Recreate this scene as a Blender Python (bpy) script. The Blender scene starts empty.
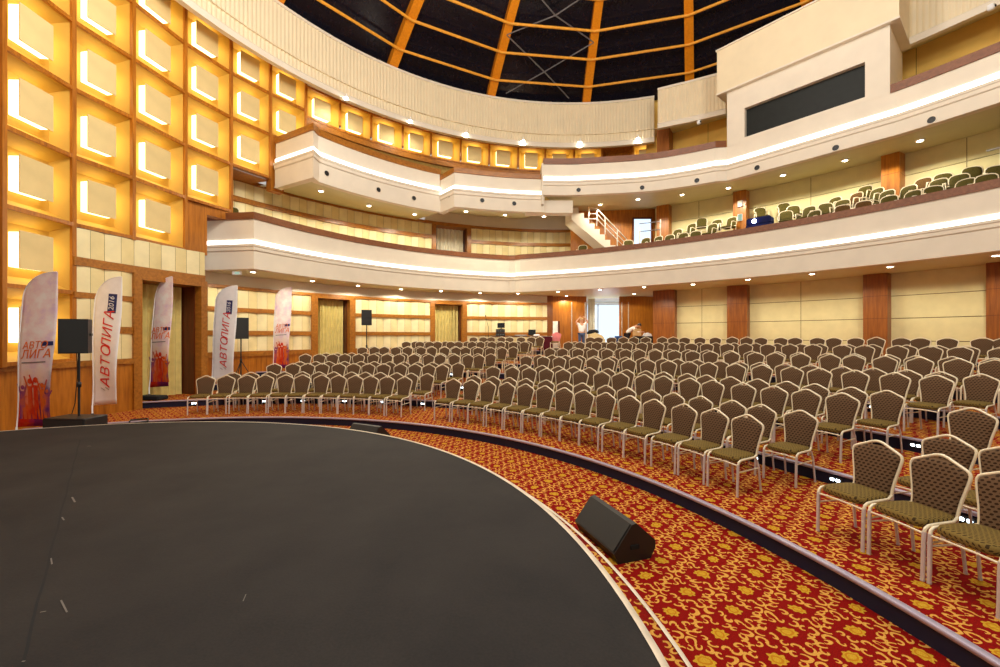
import bpy, math, random
from mathutils import Vector, Matrix

random.seed(7)
sc = bpy.context.scene
COL = sc.collection
PI = math.pi
rad = math.radians

# ------------------------------------------------------------------ frame of reference
EYE = 2.18                       # lens height above the lower carpet
F, HV = 425.0, 336.0             # focal length in pixels, row of the eye level
ST = (-5.57, 1.85)               # centre of the round stage (tiers and the main balcony are concentric with it)
HA = (3.60, 8.60)                # centre of the drum and dome
BK = (3.69, 8.20)                # centre of the padded wall
TIER_R = [8.64, 10.74, 12.98, 15.2, 17.4, 19.6, 21.75]
TIER_Z = [.18, .36, .57, .78, .99, 1.2, 1.42]


def Z(h):
    return h + EYE


def pol(c, R, a):
    return (c[0] + R * math.cos(rad(a)), c[1] + R * math.sin(rad(a)))


def hit(u, c, R):
    """where the view direction of column u meets a circle in plan"""
    k = (u - 500) / F
    a = k * k + 1
    b = -2 * (k * c[0] + c[1])
    cc = c[0] ** 2 + c[1] ** 2 - R * R
    t = (-b + math.sqrt(max(0, b * b - 4 * a * cc))) / (2 * a)
    return (k * t, t)


def angle(u, c, R):
    x, y = hit(u, c, R)
    return math.degrees(math.atan2(y - c[1], x - c[0]))


def spot(u, v, h):
    Y = F * h / (HV - v)
    return ((u - 500) / F * Y, Y)


def arc(c, R, a0, a1, n):
    return [pol(c, R, a0 + (a1 - a0) * i / n) for i in range(n + 1)]


ORD = ("zeroth first second third fourth fifth sixth seventh eighth ninth tenth eleventh twelfth thirteenth fourteenth fifteenth sixteenth "
       "seventeenth eighteenth nineteenth twentieth twenty-first twenty-second twenty-third twenty-fourth twenty-fifth twenty-sixth "
       "twenty-seventh twenty-eighth twenty-ninth thirtieth thirty-first thirty-second thirty-third thirty-fourth").split()

# ------------------------------------------------------------------ materials


def lin(c):
    return tuple(((x / 255) / 12.92 if x / 255 <= .04045 else ((x / 255 + .055) / 1.055) ** 2.4) for x in c) + (1,)


class NT:
    def __init__(s, name):
        s.m = bpy.data.materials.new(name)
        s.m.use_nodes = True
        s.t = s.m.node_tree
        s.t.nodes.clear()
        s.out = s.n('ShaderNodeOutputMaterial')

    def n(s, typ, **kw):
        x = s.t.nodes.new(typ)
        for k, v in kw.items():
            setattr(x, k, v)
        return x

    def l(s, a, b):
        s.t.links.new(a, b)

    def math(s, op, a, b=None, c=None):
        x = s.n('ShaderNodeMath', operation=op)
        for i, v in enumerate((a, b, c)):
            if v is None:
                continue
            if isinstance(v, (int, float)):
                x.inputs[i].default_value = v
            else:
                s.l(v, x.inputs[i])
        return x.outputs[0]

    def coord(s, scale=(1, 1, 1), rot=(0, 0, 0), kind='Object'):
        tc = s.n('ShaderNodeTexCoord')
        mp = s.n('ShaderNodeMapping')
        mp.inputs['Scale'].default_value = scale
        mp.inputs['Rotation'].default_value = rot
        s.l(tc.outputs[kind], mp.inputs[0])
        return mp.outputs[0]

    def noise(s, vec, scale, detail=3, rough=.5):
        x = s.n('ShaderNodeTexNoise')
        x.inputs['Scale'].default_value = scale
        x.inputs['Detail'].default_value = detail
        x.inputs['Roughness'].default_value = rough
        s.l(vec, x.inputs['Vector'])
        return x.outputs['Fac']

    def ramp(s, fac, stops):
        r = s.n('ShaderNodeValToRGB')
        e = r.color_ramp.elements
        while len(e) < len(stops):
            e.new(.5)
        for i, (p, c) in enumerate(stops):
            e[i].position = p
            e[i].color = lin(c)
        s.l(fac, r.inputs[0])
        return r.outputs[0]

    def mix(s, fac, a, b):
        x = s.n('ShaderNodeMix', data_type='RGBA')
        if isinstance(fac, (int, float)):
            x.inputs[0].default_value = fac
        else:
            s.l(fac, x.inputs[0])
        for i, v in ((6, a), (7, b)):
            if isinstance(v, tuple):
                x.inputs[i].default_value = v if len(v) == 4 else lin(v)
            else:
                s.l(v, x.inputs[i])
        return x.outputs[2]

    def bsdf(s, color, rough=.6, metal=0., spec=.5, bump=None, bstr=.2, bdist=.01):
        p = s.n('ShaderNodeBsdfPrincipled')
        if isinstance(color, tuple):
            p.inputs['Base Color'].default_value = color if len(color) == 4 else lin(color)
        else:
            s.l(color, p.inputs['Base Color'])
        p.inputs['Roughness'].default_value = rough
        p.inputs['Metallic'].default_value = metal
        p.inputs['Specular IOR Level'].default_value = spec
        if bump is not None:
            b = s.n('ShaderNodeBump')
            b.inputs['Strength'].default_value = bstr
            b.inputs['Distance'].default_value = bdist
            s.l(bump, b.inputs['Height'])
            s.l(b.outputs[0], p.inputs['Normal'])
        s.l(p.outputs[0], s.out.inputs[0])
        return p


def plain(name, c, rough=.6, metal=0., spec=.5, vary=.06, scale=6):
    t = NT(name)
    v = t.noise(t.coord(), scale, 4)
    lo = tuple(max(0, x * (1 - vary)) for x in c)
    hi = tuple(min(255, x * (1 + vary)) for x in c)
    t.bsdf(t.ramp(v, [(.3, lo), (.7, hi)]), rough, metal, spec)
    return t.m


def emit(name, c, strength):
    t = NT(name)
    e = t.n('ShaderNodeEmission')
    e.inputs[0].default_value = lin(c)
    e.inputs[1].default_value = strength
    t.l(e.outputs[0], t.out.inputs[0])
    return t.m


def wood(name, dark, light, rough=.35, along='z'):
    t = NT(name)
    sca = {'z': (9, 9, .7), 'x': (.7, 9, 9)}[along]
    n1 = t.noise(t.coord(sca), 1.6, 6, .62)
    n2 = t.noise(t.coord((.8, .8, .8)), 1.1, 2)
    f = t.math('ADD', t.math('MULTIPLY', n1, .75), t.math('MULTIPLY', n2, .25))
    t.bsdf(t.ramp(f, [(.32, dark), (.68, light)]), rough, 0, .4, bump=n1, bstr=.06)
    return t.m


def carpet():
    t = NT('floral_carpet')
    vec = t.coord((1 / .36,) * 3, (0, 0, rad(43)))
    wob = t.n('ShaderNodeTexNoise')
    wob.inputs['Scale'].default_value = 2.2
    wob.inputs['Detail'].default_value = 1
    t.l(vec, wob.inputs['Vector'])
    off = t.n('ShaderNodeVectorMath', operation='MULTIPLY_ADD')
    t.l(wob.outputs['Color'], off.inputs[0])
    off.inputs[1].default_value = (.24, .24, 0)
    t.l(vec, off.inputs[2])
    sep = t.n('ShaderNodeSeparateXYZ')
    t.l(off.outputs[0], sep.inputs[0])
    fx = t.math('FRACT', sep.outputs[0])
    fy = t.math('FRACT', sep.outputs[1])

    def dist(cx, cy):
        dx = t.math('SUBTRACT', fx, cx)
        dy = t.math('SUBTRACT', fy, cy)
        return dx, dy, t.math('SQRT', t.math('ADD', t.math('MULTIPLY', dx, dx), t.math('MULTIPLY', dy, dy)))
    # round flower head with petals
    dx, dy, d = dist(.5, .5)
    ang = t.math('ARCTAN2', dy, dx)
    pet = t.math('MULTIPLY', t.math('SINE', t.math('MULTIPLY', ang, 8.)), .02)
    flower = t.math('LESS_THAN', t.math('ADD', d, pet), .16)
    ringd = t.math('ABSOLUTE', t.math('SUBTRACT', d, .09))
    inner = t.math('LESS_THAN', ringd, .018)
    # C-shaped scrolls around it
    total = None
    for cx, cy, r, w, ax, ay in ((.11, .14, .105, .022, 1, .2), (.88, .18, .09, .022, -.6, .8), (.14, .84, .09, .022, .3, -1), (.86, .86, .105, .022, -1, -.3),
                                 (.5, .12, .075, .021, .4, 1), (.09, .50, .085, .021, 1, .5), (.5, .88, .075, .021, -1, .2), (.92, .52, .08, .021, -.7, -.7),
                                 (.30, .16, .06, .019, -1, -.6), (.70, .14, .065, .019, .5, -1), (.30, .84, .06, .019, -.2, 1), (.70, .86, .065, .019, 1, .4),
                                 (.12, .31, .06, .019, .3, 1), (.88, .35, .06, .019, .9, -.3), (.13, .68, .06, .019, -1, -.1), (.88, .70, .055, .019, -.2, 1)):
        dx, dy, d = dist(cx, cy)
        side = t.math('ADD', t.math('MULTIPLY', dx, ax), t.math('MULTIPLY', dy, ay))
        ww = t.math('SUBTRACT', w, t.math('MULTIPLY', side, .12))
        ring = t.math('LESS_THAN', t.math('ABSOLUTE', t.math('SUBTRACT', d, r)), ww)
        g = t.math('MULTIPLY', ring, t.math('LESS_THAN', side, r * .6))
        total = g if total is None else t.math('MAXIMUM', total, g)
    fine = t.noise(vec, 45, 2)
    red = t.ramp(fine, [(.3, (112, 8, 5)), (.7, (150, 16, 8))])
    gold = t.ramp(fine, [(.3, (196, 134, 50)), (.7, (228, 176, 84))])
    gold2 = t.ramp(fine, [(.3, (178, 132, 24)), (.7, (212, 168, 52))])
    c = t.mix(total, red, gold)
    c = t.mix(flower, c, gold2)
    c = t.mix(t.math('MULTIPLY', inner, flower), c, (184, 120, 24))
    t.bsdf(c, .95, 0, .1, bump=fine, bstr=.3, bdist=.004)
    return t.m


def fabric_back():
    t = NT('brown_dotted_fabric')
    sep = t.n('ShaderNodeSeparateXYZ')
    t.l(t.coord(), sep.inputs[0])
    row = t.math('MULTIPLY', sep.outputs[2], 1 / .030)
    odd = t.math('FLOOR', row)
    sh = t.math('MULTIPLY', t.math('MODULO', odd, 2.), .5)
    xx = t.math('FRACT', t.math('ADD', t.math('MULTIPLY', sep.outputs[0], 1 / .044), sh))
    zz = t.math('FRACT', row)
    a = t.math('MULTIPLY', t.math('SUBTRACT', xx, .5), 1.)
    b = t.math('MULTIPLY', t.math('SUBTRACT', zz, .5), 1.15)
    tilt = t.math('SUBTRACT', b, t.math('MULTIPLY', a, .35))
    d = t.math('SQRT', t.math('ADD', t.math('MULTIPLY', a, a), t.math('MULTIPLY', tilt, tilt)))
    dot = t.math('LESS_THAN', d, .33)
    fine = t.noise(t.coord(), 300, 1)
    base = t.ramp(fine, [(.3, (102, 78, 56)), (.7, (118, 91, 66))])
    t.bsdf(t.mix(dot, base, (54, 35, 22)), .85, 0, .15)
    return t.m


def fabric_seat():
    t = NT('olive_woven_fabric')
    sep = t.n('ShaderNodeSeparateXYZ')
    t.l(t.coord(), sep.inputs[0])
    row = t.math('MULTIPLY', t.math('SUBTRACT', sep.outputs[1], sep.outputs[2]), 1 / .024)
    sh = t.math('MULTIPLY', t.math('MODULO', t.math('FLOOR', t.math('ADD', row, 100.)), 2.), .5)
    xx = t.math('FRACT', t.math('ADD', t.math('MULTIPLY', sep.outputs[0], 1 / .036), sh))
    a = t.math('SUBTRACT', xx, .5)
    b = t.math('SUBTRACT', t.math('FRACT', t.math('ADD', row, 100.)), .5)
    tilt = t.math('SUBTRACT', b, t.math('MULTIPLY', a, .7))
    d = t.math('SQRT', t.math('ADD', t.math('MULTIPLY', a, a), t.math('MULTIPLY', tilt, tilt)))
    fine = t.noise(t.coord(), 260, 1)
    base = t.ramp(fine, [(.3, (116, 94, 46)), (.7, (136, 112, 58))])
    t.bsdf(t.mix(t.math('LESS_THAN', d, .3), base, (66, 50, 26)), .85, 0, .15)
    return t.m


M = {}
M['carpet'] = carpet()
M['back'] = fabric_back()
M['seat'] = fabric_seat()
M['frame'] = plain('pale_gold_tube', (244, 230, 198), .35, .15, .5, .03)
M['leg'] = plain('satin_silver_leg', (222, 214, 210), .32, .35, .5, .03)
M['green'] = plain('olive_green_fabric', (82, 73, 32), .85, 0, .15, .12, 30)
M['greendark'] = plain('dark_brown_fabric', (92, 66, 34), .85, 0, .15, .12, 30)
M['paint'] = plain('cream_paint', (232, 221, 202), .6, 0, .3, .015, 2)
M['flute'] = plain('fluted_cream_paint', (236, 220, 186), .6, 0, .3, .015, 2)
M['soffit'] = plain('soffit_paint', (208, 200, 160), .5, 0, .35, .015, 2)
M['panel'] = plain('cream_wall_panel', (228, 217, 164), .7, 0, .2, .02, 3)
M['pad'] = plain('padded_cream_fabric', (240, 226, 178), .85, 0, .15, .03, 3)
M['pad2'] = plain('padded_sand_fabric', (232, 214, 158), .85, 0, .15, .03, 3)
M['seam'] = plain('panel_seam', (120, 92, 46), .8)
M['wood'] = wood('cherry_veneer', (136, 76, 14), (198, 124, 36))
M['woodx'] = wood('cherry_rail', (130, 78, 18), (184, 118, 40), along='x')
M['redwood'] = wood('reddish_veneer', (114, 60, 16), (162, 96, 34))
M['darkwood'] = wood('dark_jamb', (70, 26, 8), (108, 46, 16))
M['railwood'] = wood('balcony_rail_veneer', (108, 62, 34), (142, 88, 52), .4, 'x')
M['ochre'] = plain('ochre_niche_paint', (204, 156, 62), .55, 0, .3, .03, 2)
M['tile'] = plain('beige_tile', (224, 200, 142), .6, 0, .3, .03, 2)
M['glow'] = emit('warm_panel_glow', (255, 236, 172), 4.4)
M['led'] = emit('cove_led', (255, 250, 238), 4.5)
M['down'] = emit('downlight_glass', (255, 244, 214), 26)
M['step'] = emit('step_light_glass', (226, 244, 255), 9)
M['spotlamp'] = emit('spotlight_glass', (255, 250, 235), 40)
M['black'] = plain('black_plastic', (22, 22, 24), .45)
M['grille'] = plain('black_grille', (40, 41, 40), .6, 0, .4, .12, 200)
M['blackcloth'] = plain('black_cloth', (14, 14, 16), .9)
M['riser'] = plain('dark_riser', (18, 18, 46), .7, 0, .4)
M['nosing'] = plain('lilac_grey_nosing', (186, 176, 194), .4, .3, .5, .03)
M['whiteline'] = plain('white_edge_strip', (228, 212, 188), .5)
M['olive'] = plain('gallery_back_paint', (150, 120, 62), .8, 0, .2, .1, 8)
M['curtain'] = plain('straw_curtain', (222, 204, 130), .85, 0, .15, .04, 4)
M['curtainwhite'] = plain('ivory_curtain', (232, 226, 204), .85, 0, .15, .04, 4)
M['rib'] = wood('dome_rib_wood', (206, 118, 8), (236, 150, 24), .5)
M['purlin'] = plain('dome_purlin', (232, 160, 44), .5)
M['domeglass'] = plain('dark_dome_panel', (22, 20, 30), .18, 0, .35, .1)
M['steel'] = plain('brace_steel', (112, 108, 108), .4, .3)
M['chrome'] = plain('railing_steel', (214, 206, 190), .3, .6)
M['window'] = plain('booth_glass', (16, 20, 16), .5, 0, .3, .2)
M['daylight'] = emit('daylight_pane', (214, 235, 255), 1.4)
M['white'] = plain('white_cloth', (248, 247, 246), .8, 0, .2, .02)
M['poster'] = plain('white_poster', (236, 232, 220), .6)
M['skin'] = plain('skin', (214, 160, 124), .55, 0, .4, .04)
M['hairblond'] = plain('light_hair', (196, 158, 104), .6)
M['hairdark'] = plain('dark_hair', (34, 24, 20), .6)
M['shirt'] = plain('white_shirt', (236, 234, 230), .8, 0, .2, .02)
M['denim'] = plain('blue_grey_denim', (74, 88, 118), .85, 0, .2)
M['trouser'] = plain('dark_trousers', (40, 36, 40), .85, 0, .2)
M['maroon'] = plain('maroon_cloth', (84, 22, 34), .85, 0, .2)
M['pink'] = plain('pink_cloth', (206, 118, 118), .85, 0, .2)
M['blue'] = plain('blue_plastic', (40, 92, 176), .5)
M['bluecloth'] = plain('navy_cloth', (22, 28, 70), .85, 0, .2)
M['lens'] = emit('projector_lens', (196, 208, 255), 26)
M['screen'] = plain('dark_screen', (22, 26, 24), .25)
M['cardboard'] = plain('cardboard', (196, 160, 108), .85)
M['grey'] = plain('grey_metal', (150, 148, 144), .45, .2)
M['textred'] = plain('red_print', (216, 40, 32), .7)
M['textblue'] = plain('navy_print', (34, 40, 96), .7)
M['textgrey'] = plain('grey_print', (120, 112, 108), .7)
M['textwhite'] = plain('white_print', (230, 228, 226), .7)
M['textorange'] = plain('orange_print', (232, 116, 30), .7)
M['exit'] = emit('exit_sign_face', (190, 222, 196), .7)


def stage_mat():
    t = NT('black_stage_floor')
    v = t.coord()
    n = t.noise(v, 1.4, 6, .6)
    n2 = t.noise(v, 60, 3)
    f = t.math('ADD', t.math('MULTIPLY', n, .7), t.math('MULTIPLY', n2, .3))
    t.bsdf(t.ramp(f, [(.35, (26, 23, 24)), (.65, (42, 38, 36))]), .75, 0, .25, bump=n2, bstr=.08)
    return t.m


def banner_mat(name):
    t = NT(name)
    sep = t.n('ShaderNodeSeparateXYZ')
    v = t.coord()
    t.l(v, sep.inputs[0])
    n = t.noise(v, 3.2, 4, .6)
    cloud = t.ramp(n, [(.35, (250, 244, 240)), (.52, (246, 224, 222)), (.7, (226, 196, 222))])
    z = t.math('ADD', sep.outputs[2], t.math('MULTIPLY', t.math('SUBTRACT', n, .5), 1.1))
    low = t.ramp(t.math('MULTIPLY', z, .5), [(.2, (206, 40, 20)), (.42, (232, 96, 30)), (.62, (244, 200, 170))])
    f = t.math('MULTIPLY', t.math('SUBTRACT', 1.55, z), 2.2)
    f.node.use_clamp = True
    x = t.math('SUBTRACT', t.math('MULTIPLY', sep.outputs[0], 5.), t.math('MULTIPLY', z, 2.2))
    x.node.use_clamp = True
    low = t.mix(t.math('MULTIPLY', x, .85), low, (96, 30, 110))
    t.bsdf(t.mix(f, cloud, low), .8, 0, .2)
    return t.m


def crowd_mat():
    t = NT('crowd_print')
    sep = t.n('ShaderNodeSeparateXYZ')
    v = t.coord()
    t.l(v, sep.inputs[0])
    n = t.noise(v, 4, 3)
    f = t.math('ADD', t.math('MULTIPLY', sep.outputs[0], 1.1), t.math('MULTIPLY', t.math('SUBTRACT', n, .5), .6))
    t.bsdf(t.ramp(f, [(.02, (84, 40, 140)), (.2, (224, 110, 50)), (.45, (220, 52, 24)), (.7, (232, 116, 40)), (.92, (90, 40, 130))]), .8, 0, .2)
    return t.m


M['stage'] = stage_mat()
M['banner'] = banner_mat('colour_splash_print')
M['crowd'] = crowd_mat()

# ------------------------------------------------------------------ mesh building


class MB:
    def __init__(s):
        s.v, s.f, s.sm = [], [], []

    def add(s, verts, faces, smooth=False):
        o = len(s.v)
        s.v += [tuple(p) for p in verts]
        s.f += [tuple(i + o for i in f) for f in faces]
        s.sm += [smooth] * len(faces)

    def quad(s, a, b, c, d, smooth=False):
        s.add([a, b, c, d], [(0, 1, 2, 3)], smooth)

    def box(s, c, size, rz=0, mat=None, bev=0):
        x, y, z = size[0] / 2, size[1] / 2, size[2] / 2
        if bev:
            b = bev
            prof = [(x - b, y), (x, y - b), (x, -y + b), (x - b, -y), (-x + b, -y), (-x, -y + b), (-x, y - b), (-x + b, y)]
            k = len(prof)
            P = []
            for zz, sc_ in ((-z, 1 - b / max(x, y)), (-z + b, 1), (z - b, 1), (z, 1 - b / max(x, y))):
                P += [(p[0] * sc_, p[1] * sc_, zz) for p in prof]
            fs = [tuple(range(k))[::-1], tuple(range(3 * k, 4 * k))]
            for r in range(3):
                fs += [(r * k + (i + 1) % k, r * k + i, (r + 1) * k + i, (r + 1) * k + (i + 1) % k) for i in range(k)]
        else:
            P = [(sx * x, sy * y, sz * z) for sz in (-1, 1) for sy in (-1, 1) for sx in (-1, 1)]
            fs = [(0, 2, 3, 1), (4, 5, 7, 6), (0, 1, 5, 4), (2, 6, 7, 3), (0, 4, 6, 2), (1, 3, 7, 5)]
        m = (mat if mat is not None else Matrix.Translation(Vector(c)) @ Matrix.Rotation(rz, 4, 'Z'))
        if mat is not None:
            m = mat @ Matrix.Translation(Vector(c))
        s.add([m @ Vector(p) for p in P], fs)

    def tube(s, pts, r, seg=6, closed=False, cap=True):
        pts = [Vector(p) for p in pts]
        n = len(pts)
        rings = []
        up = None
        for i, p in enumerate(pts):
            if closed:
                d = pts[(i + 1) % n] - pts[i - 1]
            else:
                d = pts[min(i + 1, n - 1)] - pts[max(i - 1, 0)]
            if d.length < 1e-9:
                d = Vector((0, 0, 1))
            d.normalize()
            if up is None:
                up = Vector((0, 0, 1)) if abs(d.z) < .9 else Vector((0, 1, 0))
            up = (up - d * up.dot(d))
            if up.length < 1e-4:
                up = Vector((1, 0, 0)) - d * d.x
            up.normalize()
            w = d.cross(up)
            rr = r[i] if isinstance(r, (list, tuple)) else r
            rings.append([p + (up * math.cos(2 * PI * k / seg) + w * math.sin(2 * PI * k / seg)) * rr for k in range(seg)])
        V = [q for rg in rings for q in rg]
        fs = []
        m = n if closed else n - 1
        for i in range(m):
            j = (i + 1) % n
            for k in range(seg):
                k2 = (k + 1) % seg
                fs.append((i * seg + k, i * seg + k2, j * seg + k2, j * seg + k))
        s.add(V, fs, True)
        if cap and not closed:
            s.add(rings[0], [tuple(range(seg))[::-1]])
            s.add(rings[-1], [tuple(range(seg))])

    def lathe(s, prof, c=(0, 0, 0), seg=16, mat=None, a0=0, a1=360, smooth=True):
        full = abs(a1 - a0) >= 360
        n = seg if full else seg + 1
        V = []
        for r, z in prof:
            for k in range(n):
                a = rad(a0 + (a1 - a0) * k / seg)
                V.append(Vector((r * math.cos(a), r * math.sin(a), z)))
        fs = []
        for i in range(len(prof) - 1):
            for k in range(seg):
                k2 = (k + 1) % n if full else k + 1
                fs.append((i * n + k, i * n + k2, (i + 1) * n + k2, (i + 1) * n + k))
        m = (mat or Matrix.Identity(4))
        s.add([m @ (v + Vector(c)) for v in V], fs, smooth)
        return s

    def sweep(s, path, prof, smooth=True, closed=True, caps=True):
        """prof: (offset toward the stage side = right of travel, z)"""
        n = len(path)
        rings = []
        for i in range(n):
            p = Vector(path[i])
            d0 = (Vector(path[i]) - Vector(path[max(i - 1, 0)]))
            d1 = (Vector(path[min(i + 1, n - 1)]) - Vector(path[i]))
            if d0.length < 1e-9:
                d0 = d1
            if d1.length < 1e-9:
                d1 = d0
            d0.normalize()
            d1.normalize()
            n0 = Vector((d0.y, -d0.x))
            n1 = Vector((d1.y, -d1.x))
            nn = n0 + n1
            if nn.length < .2:
                nn = n0
            nn.normalize()
            k = 1 / max(.45, nn.dot(n0))
            rings.append([Vector((p.x + nn.x * o * k, p.y + nn.y * o * k, z)) for o, z in prof])
        m = len(prof)
        sharp = set()
        for i in range(1, n - 1):
            d0 = Vector(path[i]) - Vector(path[i - 1])
            d1 = Vector(path[i + 1]) - Vector(path[i])
            if d0.length > 1e-6 and d1.length > 1e-6 and d0.angle(d1) > .1:
                sharp.add(i)
        # every profile edge gets its own strip so that edges stay crisp
        for j in range(m if closed else m - 1):
            j2 = (j + 1) % m
            V, fs = [], []
            for i, rg in enumerate(rings):
                V += [rg[j], rg[j2]]
                if i in sharp:
                    V += [rg[j], rg[j2]]
                if i < n - 1:
                    o = len(V) - 2
                    fs.append((o, o + 2, o + 3, o + 1))
            s.add(V, fs, smooth)
        if closed and caps:
            s.add(rings[0], [tuple(range(m))])
            s.add(rings[-1], [tuple(range(m))[::-1]])

    def strip(s, A, B, smooth=True):
        V = []
        for a, b in zip(A, B):
            V += [a, b]
        s.add(V, [(2 * i, 2 * i + 2, 2 * i + 3, 2 * i + 1) for i in range(len(A) - 1)], smooth)

    def prism(s, outline, t0, t1, fn):
        """outline in 2-D, fn(x, y, t) -> point"""
        k = len(outline)
        V = [fn(x, y, t0) for x, y in outline] + [fn(x, y, t1) for x, y in outline]
        s.add(V, [tuple(range(k))[::-1], tuple(range(k, 2 * k))])
        s.add(V, [(i, (i + 1) % k, k + (i + 1) % k, k + i) for i in range(k)])

    def mesh(s, name, mat):
        me = bpy.data.meshes.new(name)
        me.from_pydata(s.v, [], s.f)
        me.polygons.foreach_set('use_smooth', s.sm)
        if mat is not None:
            me.materials.append(mat)
        me.update()
        return me


def link(name, data, parent=None):
    o = bpy.data.objects.new(name, data)
    COL.objects.link(o)
    if parent is not None:
        o.parent = parent
    return o


def obj(name, mb, mat, parent=None):
    return link(name, mb.mesh(name, mat), parent)


def struct(name, mb, mat, parent=None):
    o = obj(name, mb, mat, parent)
    if parent is None:
        o['kind'] = 'structure'
    return o


def thing(name, label, cat, loc=(0, 0, 0), rz=0, group=None):
    o = link(name, None)
    o.empty_display_size = .1
    o.location = loc
    o.rotation_euler = (0, 0, rz)
    tag(o, label, cat, group)
    return o


def tag(o, label, cat, group=None):
    o['label'] = label
    o['category'] = cat
    if group:
        o['group'] = group
    return o


def lamp(name, kind, loc, energy, color=(1, 1, 1), parent=None, **kw):
    d = bpy.data.lights.new(name, kind)
    d.energy = energy
    d.color = color
    for k, v in kw.items():
        setattr(d, k, v)
    o = link(name, d, parent)
    o.location = loc
    return o


def seg_path(pts, n=8):
    """Catmull-Rom through plan points"""
    P = [Vector(p) for p in pts]
    P = [P[0] * 2 - P[1]] + P + [P[-1] * 2 - P[-2]]
    out = []
    for i in range(1, len(P) - 2):
        for k in range(n):
            t = k / n
            a, b, c, d = P[i - 1:i + 3]
            q = .5 * ((2 * b) + (c - a) * t + (2 * a - 5 * b + 4 * c - d) * t * t + (3 * b - a - 3 * c + d) * t ** 3)
            out.append((q.x, q.y))
    out.append(tuple(P[-2]))
    return out


def path_hit(path, u):
    """point of a plan path under image column u and its normal toward the stage"""
    k = (u - 500) / F
    best = None
    for a, b in zip(path, path[1:]):
        fa, fb = a[0] - k * a[1], b[0] - k * b[1]
        if fa * fb <= 0 and abs(fa - fb) > 1e-9:
            t = fa / (fa - fb)
            p = (a[0] + (b[0] - a[0]) * t, a[1] + (b[1] - a[1]) * t)
            d = Vector((b[0] - a[0], b[1] - a[1])).normalized()
            if best is None or p[1] < best[0][1]:
                best = (p, (d.y, -d.x))
    return best


# ================================================================== FLOOR, STAGE, TIERS
b = MB()
b.lathe([(0, 0), (9.2, 0)], (ST[0], ST[1], 0), 96, a0=-80, a1=200)
struct('floor', b, M['carpet'])

b = MB()
b.lathe([(0, .515), (6.40, .515)], (ST[0], ST[1], 0), 160)
b.lathe([(6.40, .515), (6.42, .50), (6.42, .345)], (ST[0], ST[1], 0), 160)
stage = struct('stage_floor', b, M['stage'])
b = MB()
b.lathe([(6.415, .518), (6.385, .521), (6.39, .515)], (ST[0], ST[1], 0), 200)
b.lathe([(6.425, .49), (6.43, .517), (6.385, .521)], (ST[0], ST[1], 0), 200)
obj('edge_strip', b, M['whiteline'], stage)
b = MB()
for R, z in ((6.65, .345),):
    b.lathe([(R - .26, z), (R, z), (R, 0)], (ST[0], ST[1], 0), 160)
obj('carpeted_step', b, M['carpet'], stage)
b = MB()
for R, z in ((6.65, .345),):
    b.lathe([(R - .022, z + .004), (R + .006, z + .004), (R + .006, z - .02)], (ST[0], ST[1], 0), 200)
obj('step_edge_strip', b, M['whiteline'], stage)
b = MB()
p0, p1 = spot(80, 440, -1.665), spot(18, 680, -1.665)
d = Vector((p1[0] - p0[0], p1[1] - p0[1])).normalized()
nx, ny = d.y * .007, -d.x * .007
pts = [(p0[0] + (p1[0] - p0[0]) * i / 24 + .006 * math.sin(i * 1.7), p0[1] + (p1[1] - p0[1]) * i / 24) for i in range(25)]
b.strip([(x - nx, y - ny, .5175) for x, y in pts], [(x + nx, y + ny, .5175) for x, y in pts])
obj('seam', b, M['blackcloth'], stage)
b = MB()
for u, v, du, dv, w in ((87, 446, 4, 0, .02), (72, 497, 3, 5, .02), (62, 517, 2, 3, .015), (61, 600, 6, 12, .012), (40, 612, 6, -1, .012),
                        (51, 558, 1, 6, .012), (243, 601, 3, -7, .008), (22, 661, 3, 0, .012)):
    a, c = spot(u, v, -1.66), spot(u + du, v + dv, -1.66)
    dd = Vector((c[0] - a[0], c[1] - a[1])).normalized() * w * .35
    b.quad((a[0] - dd.y, a[1] + dd.x, .519), (c[0] - dd.y, c[1] + dd.x, .519), (c[0] + dd.y, c[1] - dd.x, .519), (a[0] + dd.y, a[1] - dd.x, .519))
M['tape'] = plain('grey_tape', (104, 98, 92), .7)
obj('tape_scrap', b, M['tape'], stage)

for k in range(7):
    R0, z1, z0 = TIER_R[k], TIER_Z[k], (TIER_Z[k - 1] if k else 0)
    R1 = TIER_R[k + 1] + .08 if k < 6 else 27.5
    b = MB()
    b.lathe([(R0, z1), (R1, z1)], (ST[0], ST[1], 0), 150, a0=-25, a1=132)
    t = struct('floor_tier', b, M['carpet'])
    b = MB()
    b.lathe([(R0 + .02, z0 - .01), (R0 + .02, z1 - .004)], (ST[0], ST[1], 0), 150, a0=-25, a1=132)
    obj('riser', b, M['riser'], t)
    b = MB()
    b.lathe([(R0 + .022, z1 - .028), (R0 - .006, z1 - .028), (R0 - .006, z1 + .002), (R0 + .0, z1 + .006), (R0 + .05, z1 + .006), (R0 + .055, z1)],
            (ST[0], ST[1], 0), 150, a0=-25, a1=132)
    obj('nosing', b, M['nosing'], t)

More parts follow.
